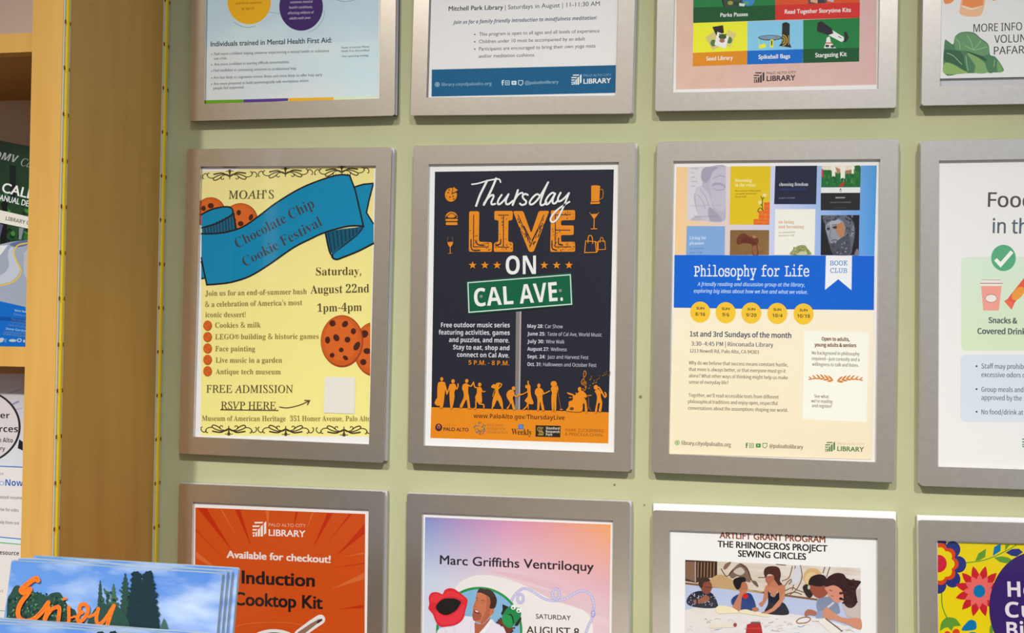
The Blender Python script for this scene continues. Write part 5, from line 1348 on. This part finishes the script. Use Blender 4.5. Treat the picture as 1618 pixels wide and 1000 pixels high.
i.blob([(60, 770), (85, 765), (88, 810), (112, 860), (126, 905), (100, 955), (50, 985), (-60, 1000), (-60, 960), (20, 930), (56, 880), (50, 820)], (176, 182, 194)).poly([(150, 800), (178, 770), (176, 980), (150, 930)], (168, 172, 178))
i.stroke([(170, 736), (110, 752), (88, 800), (110, 860), (132, 910), (110, 960), (60, 990), (0, 1004)], 9, (206, 176, 60), curve=True)
i = s.part('lettering', Z)
i.text('DMV', -40, 196, 112, 230, 46, 'sansbi', (146, 150, 148)).text('Ca', 128, 244, 192, 262, 50, 'serifi', (140, 144, 142))
i = s.part('lettering', Z)
i.text('CALI', 8, 412, 180, 454, 60, 'gill', (218, 222, 222), off=.02).text('MANUAL DE', -32, 458, 178, 505, 36, 'gill', (206, 212, 212), off=.024)
i = s.part('white_label', Z)
i.poly([(-120, 500), (184, 570), (180, 645), (-120, 582)], (214, 212, 200)).text('LIBRARY U', 34, 590, 184, 622, 24, 'sansb', (96, 92, 86))
i = s.part('blue_panel', ZB)
i.poly([(-420, 10), (-50, 92), (162, 140), (158, 420), (-420, 420)], (14, 96, 180)).poly([(-100, 190), (0, 200), (155, 215), (155, 235), (0, 225), (-100, 215)], (10, 74, 150))
for tx, a, b_, c_, d_, cc in (('Gavin Newsom', 92, 166, 200, 182, 230), ('Governor', 84, 190, 190, 206, 150), ('Toks Omishakin', 70, 222, 190, 238, 130), ('Secretary', 62, 240, 190, 256, 120), ('State of California', 50, 258, 190, 276, 130), ('Steve Gordon', 36, 282, 170, 298, 220), ('Department of Motor', 26, 302, 190, 318, 140), ('Vehicles', 14, 316, 160, 330, 140)):
    i.text(tx, a, b_, c_, d_, 13, 'sans', (int(cc * .75), int(cc * .9), min(255, cc + 20)))
i.blob([(-10, 340), (22, 336), (16, 360), (-10, 362)], (176, 186, 190)).stroke([(26, 340), (34, 362), (40, 338)], 5, (120, 150, 190)).ell(80, 352, 24, 9, (170, 180, 186)).ell(122, 350, 16, 13, (150, 180, 200)).ell(122, 350, 8, 7, (30, 90, 160)).poly([(148, 346), (158, 348), (158, 364), (146, 362)], (180, 186, 190))

# flyer in a clear stand on the lower shelf
yfl = -0.19; zsh = zs[2][1] + (zs[2][0] - zs[2][1]) * 0.45
c0 = P(-170, 590, yfl); c1 = P(44, 590, yfl)
b = MB(); b.prism([(c0[0], zsh), (c1[0], zsh), (c1[0], c0[2]), (c0[0], c0[2])], yfl, yfl + .002, principled('flyer_paper', albedo((214, 212, 208), (222, 220, 214)), .5))
fl = b.build('flyer', loc=(c1[0] - .1, yfl, zsh)); prop(fl, 'white flyer with a magnifying glass picture on the lower bookcase shelf', 'flyer')
s = Sheet(yfl, (222, 220, 214), fl)
i = s.part('magnifier_picture', (0, 600, .2), 'grey picture of a magnifying glass')
i.poly([(-850, -50), (210, -50), (180, 690), (-850, 650)], blend_mat('magnifier_glare_wash', (196, 200, 206), (204, 210, 216), (176, 166, 166), (176, 166, 164), (222, 220, 214), .5, 6, (186, 182, 192)))  # greyer top paints the glare on the clear sleeve into the wash
i.stroke([(60, 110), (170, 75)], 8, (150, 146, 168)).stroke([(40, 220), (145, 172)], 14, (132, 130, 168)).stroke([(100, 245), (178, 220)], 8, (160, 158, 178))
i.ell(-184, 370, 348, 300, (44, 40, 44)).ell(-184, 370, 330, 285, (202, 196, 196)).poly([(152, 470), (180, 490), (180, 560), (140, 540)], (30, 28, 32))
i.text('er', 2, 303, 76, 304, 46, 'sansb', (46, 40, 40)).text('rces', -6, 412, 142, 414, 50, 'sansb', (46, 40, 40)).text('o Alto', -12, 492, 101, 496, 36, 'sansb', (60, 54, 54)).text('ry', 2, 557, 40, 560, 32, 'sansb', (70, 62, 62))
i = s.part('body_text', (0, 600, .2))
i.stroke([(-300, 668), (200, 692)], 8, (40, 96, 180), cap=False).text('se', -4, 752, 28, 753, 24, 'sans', (130, 126, 120)).text('o', -6, 833, 34, 834, 44, 'sans', (120, 160, 210)).text('Now', 42, 836, 182, 840, 50, 'sansb', (34, 86, 168))
i.zoom(0, 780, .14).text('ested resume', 0, 54, 250, 64, 34, 'sans', (84, 82, 78), off=.01).text('me for edits', -4, 192, 210, 205, 34, 'sans', (84, 82, 78), off=.01).text('elp from onl', -2, 336, 212, 350, 34, 'sans', (84, 82, 78), off=.01)
i.poly([(-300, 465), (230, 511), (230, 572), (-300, 528)], (206, 218, 230)).stroke([(-300, 462), (240, 512)], 11, (44, 100, 186), cap=False).stroke([(-300, 524), (240, 573)], 10, (84, 160, 80), cap=False)
i.text('esource', -4, 686, 214, 696, 48, 'sansb', (50, 46, 46))
i.zoom(0, 860, .2472).text('ast', -30, 303, 20, 306, 16, 'sans', (120, 116, 112)).stroke([(-300, 400), (60, 428)], 5, (110, 170, 100), cap=False)
b = MB(); b.prism([(c0[0] - .004, zsh), (c1[0] + .002, zsh), (c1[0] + .002, c0[2] + .004), (c0[0] - .004, c0[2] + .004)], yfl + .0022, yfl + .0042, M_GLASS)
b.box(c0[0] - .004, c1[0] + .002, yfl + .0042, yfl + .07, zsh, zsh + .002, M_GLASS)
o = b.build('sign_stand', loc=(c1[0] - .1, yfl, zsh)); prop(o, 'clear acrylic stand holding the magnifying glass flyer upright', 'sign stand')

# ================================================================== brochures standing in a stepped tray in front of the bookcase
YB = -0.45
tz = P(360, 907, YB)[2]; zc = tz - 0.255
WHB = (222, 224, 228)


def sky():
    return blend_mat('cover_sky', (150, 184, 226), (146, 178, 224), (84, 132, 204), (76, 122, 200), WHB, .85, 2.6, (196, 212, 232), (1, 1, 3))


M_SKY = sky()


def cover_art(o, y, dx, dy, word, z0):
    """Tree line and brushed word on the cover; dx, dy move the art with its booklet."""
    s = Sheet(y, WHB, o, lean=LEAN, z0=z0)
    Z = (dx, 860 + dy, .2472)
    i = s.part('tree_picture', Z, 'dark trees under a blue sky')
    random.seed(17)
    D1, D2, D3, D4 = (26, 48, 56), (40, 70, 62), (58, 96, 70), (88, 120, 92)
    i.blob([(42, 470), (48, 350), (70, 310), (92, 270), (118, 262), (150, 290), (200, 300), (260, 316), (300, 330), (330, 312), (380, 308), (410, 350), (440, 400), (480, 420), (500, 470), (540, 500), (540, 560), (40, 560)], D2)
    for k in range(330):
        x = random.uniform(50, 480); top = 300 + abs(x - 230) * .25 + (60 if x > 420 else 0); y0 = random.uniform(top, 540)
        i.ell(x, y0, random.uniform(4, 12), random.uniform(3, 9), random.choice([D1, D1, D2, D2, D3, (34, 60, 54), (52, 86, 64), (96, 126, 98)]), random.uniform(0, 180), n=7)

    def conifer(cx, top, bot, w, c):
        p = []; n = 13
        for k in range(n + 1):
            t = k / n; y = top + (bot - top) * t; ww = w * (.12 + .88 * t ** .7)
            p.append((ww * random.uniform(.75, 1.05), y)); p.append((ww * random.uniform(.5, .7), y + (bot - top) / n * .55))
        i.poly([(cx, top - 6)] + [(cx + a, b) for a, b in p] + [(cx - a * random.uniform(.85, 1.1), b) for a, b in p[::-1]], c)
    conifer(640, 235, 560, 34, D2); conifer(725, 256, 560, 46, D3); conifer(800, 190, 560, 60, D2)
    for k in range(40): i.ell(random.uniform(640, 790), random.uniform(290, 500), random.uniform(6, 16), random.uniform(5, 10), random.choice([D1, D2, D3, (52, 84, 68)]), random.uniform(0, 180), n=7)
    for cx, w in ((872, 62), (945, 68)):
        for k in range(170):
            t = random.random(); y_ = 176 + t * 384; ww = w * (.32 + .8 * t ** .6)
            i.ell(cx + random.uniform(-ww, ww), y_, random.uniform(9, 20), random.uniform(5, 11), random.choice([D1, D1, (22, 40, 48), (34, 58, 62)]), random.uniform(-40, 40), n=7)
        i.poly(i.smooth([(cx - 14, 182), (cx, 172), (cx + 18, 180), (cx + 34, 240), (cx + w * .7, 340), (cx + w * .9, 440), (cx + w, 560), (cx - w, 560), (cx - w * .9, 420), (cx - w * .6, 300), (cx - 28, 225)]), D1)
    conifer(1048, 478, 560, 40, (60, 92, 84)); i.blob([(560, 560), (600, 420), (680, 380), (780, 420), (820, 560)], D2)
    if word:
        i = s.part('brushed_word', (dx, 880 + dy, .136), 'orange brushed lettering')
        OB_ = (236, 108, 34)
        for p, wd in (([(440, 272), (420, 248), (380, 268), (320, 312), (262, 360), (246, 392), (280, 414), (345, 372)], 58), ([(350, 378), (312, 440), (250, 520), (212, 610), (216, 690), (262, 735), (340, 740), (420, 700), (490, 630), (560, 530)], 54),
                      ([(545, 570), (560, 590), (545, 660), (522, 720)], 56), ([(535, 690), (600, 610), (668, 580), (690, 600), (684, 680), (672, 768)], 46), ([(735, 492), (762, 480)], 30), ([(798, 580), (800, 660), (798, 750), (770, 772)], 40),
                      ([(820, 705), (880, 690)], 22), ([(985, 545), (935, 560), (920, 620), (940, 650)], 44), ([(985, 545), (1020, 590), (1010, 660), (960, 730), (915, 745), (898, 712), (920, 660), (955, 640)], 44),
                      ([(1030, 695), (1090, 670), (1136, 620), (1142, 598)], 32), ([(1142, 600), (1120, 700), (1130, 765), (1180, 765), (1250, 680), (1320, 570)], 42), ([(1322, 566), (1290, 650), (1262, 740), (1240, 812)], 46)):
            i.stroke(p, wd, OB_, curve=True)
        for p in ([(268, 330), (310, 300)], [(270, 462), (306, 430)], [(420, 690), (500, 610)], [(440, 668), (520, 590)], [(590, 640), (640, 600)], [(672, 690), (664, 760)], [(690, 690), (686, 750)], [(1240, 660), (1270, 600)], [(1246, 790), (1262, 720)]):
            i.stroke(p, 5, (120, 84, 60), cap=False)


LEAN = 0.167
def leaning(b, z0):
    """Tips a finished booklet mesh backwards around the height z0."""
    b.v = [(x, y + LEAN * (z - z0), z) for x, y, z in b.v]


xl = P(18, 888, YB)[0]; xr = P(351, 906, YB)[0]
yb0 = YB - LEAN * (tz - zc)
lab = ('front brochure of the rear pile with an orange brushed word over trees', 'second brochure of the rear pile, edge showing behind the front one', 'third brochure of the rear pile, just before the last one', 'rearmost brochure of the rear pile, sticking out furthest to the right')
for k in range(4):
    y0 = YB + k * 0.0048
    off = (0, .0026, .0052, .0096)[k]; up = (0, .0012, .0004, .0020)[k]
    b = MB(); x0, x1, z1 = xl + off * 1.1 + .001 * k, xr + off, tz + up
    b.prism([(x0, zc), (x1, zc), (x1, z1 - .0015), (x1 - .0015, z1), (x0, z1 + .0006)], y0, y0 + .0042, M_SKY, M_PAGES); leaning(b, tz)
    o = b.build('brochure', loc=((x0 + x1) / 2, yb0, zc)); prop(o, lab[k], 'brochure', 'blue sky brochures in the rear pile')
    if k == 0: cover_art(o, y0, 0, 0, True, tz)
YB2 = -0.478
tz2 = P(200, 1001, YB2)[2]; zc2 = zc - 0.052
xl2 = P(-34, 976, YB2)[0]; xr2 = P(326, 998, YB2)[0]
yb2 = YB2 - LEAN * (tz2 - zc2)
lab2 = ('front brochure of the lower front pile, only its top edge in view', 'brochure right behind the front one in the lower front pile', 'last brochure of the lower front pile')
for k in range(3):
    y0 = YB2 + k * .0048; off = (0, .0022, .004)[k]; up = (0, .0010, .0016)[k]
    b = MB(); x0, x1, z1 = xl2 + off, xr2 + off, tz2 + up
    b.prism([(x0, zc2), (x1, zc2), (x1, z1 - .001), (x1 - .0015, z1), (x0, z1 + .0008)], y0, y0 + .0042, M_SKY, M_PAGES); leaning(b, tz2)
    o = b.build('brochure', loc=((x0 + x1) / 2, yb2, zc2)); prop(o, lab2[k], 'brochure', 'blue sky brochures in the front pile')
    if k == 0: cover_art(o, y0, -56, 95, False, tz2)
b = MB()
b.box(xl - .1, xr + .05, yb0 - .004, yb0 + .034, zc2 - .012, zc, M_HOLD); b.box(xl - .1, xr + .05, yb2 - .012, yb0 - .004, zc2 - .012, zc2, M_HOLD)
b.box(xl - .1, xr + .05, yb0 + .034, yb0 + .04, zc2 - .012, zc + .06, M_HOLD); b.box(xl - .1, xr + .05, yb2 - .016, yb2 - .012, zc2 - .012, zc2 + .05, M_HOLD)
o = b.build('brochure_tray', loc=((xl + xr) / 2, yb0, zc2 - .012)); prop(o, 'grey stepped tray that holds the blue brochures upright', 'brochure tray')
b = MB(); b.box(-1.5, xr + .25, -.66, YF - .005, 0, zc2 - .012, M_WOOD_DARK)
o = b.build('counter', loc=(-.9, -.45, 0)); prop(o, 'low wooden counter under the brochure tray in front of the bookcase', 'counter')

flush()
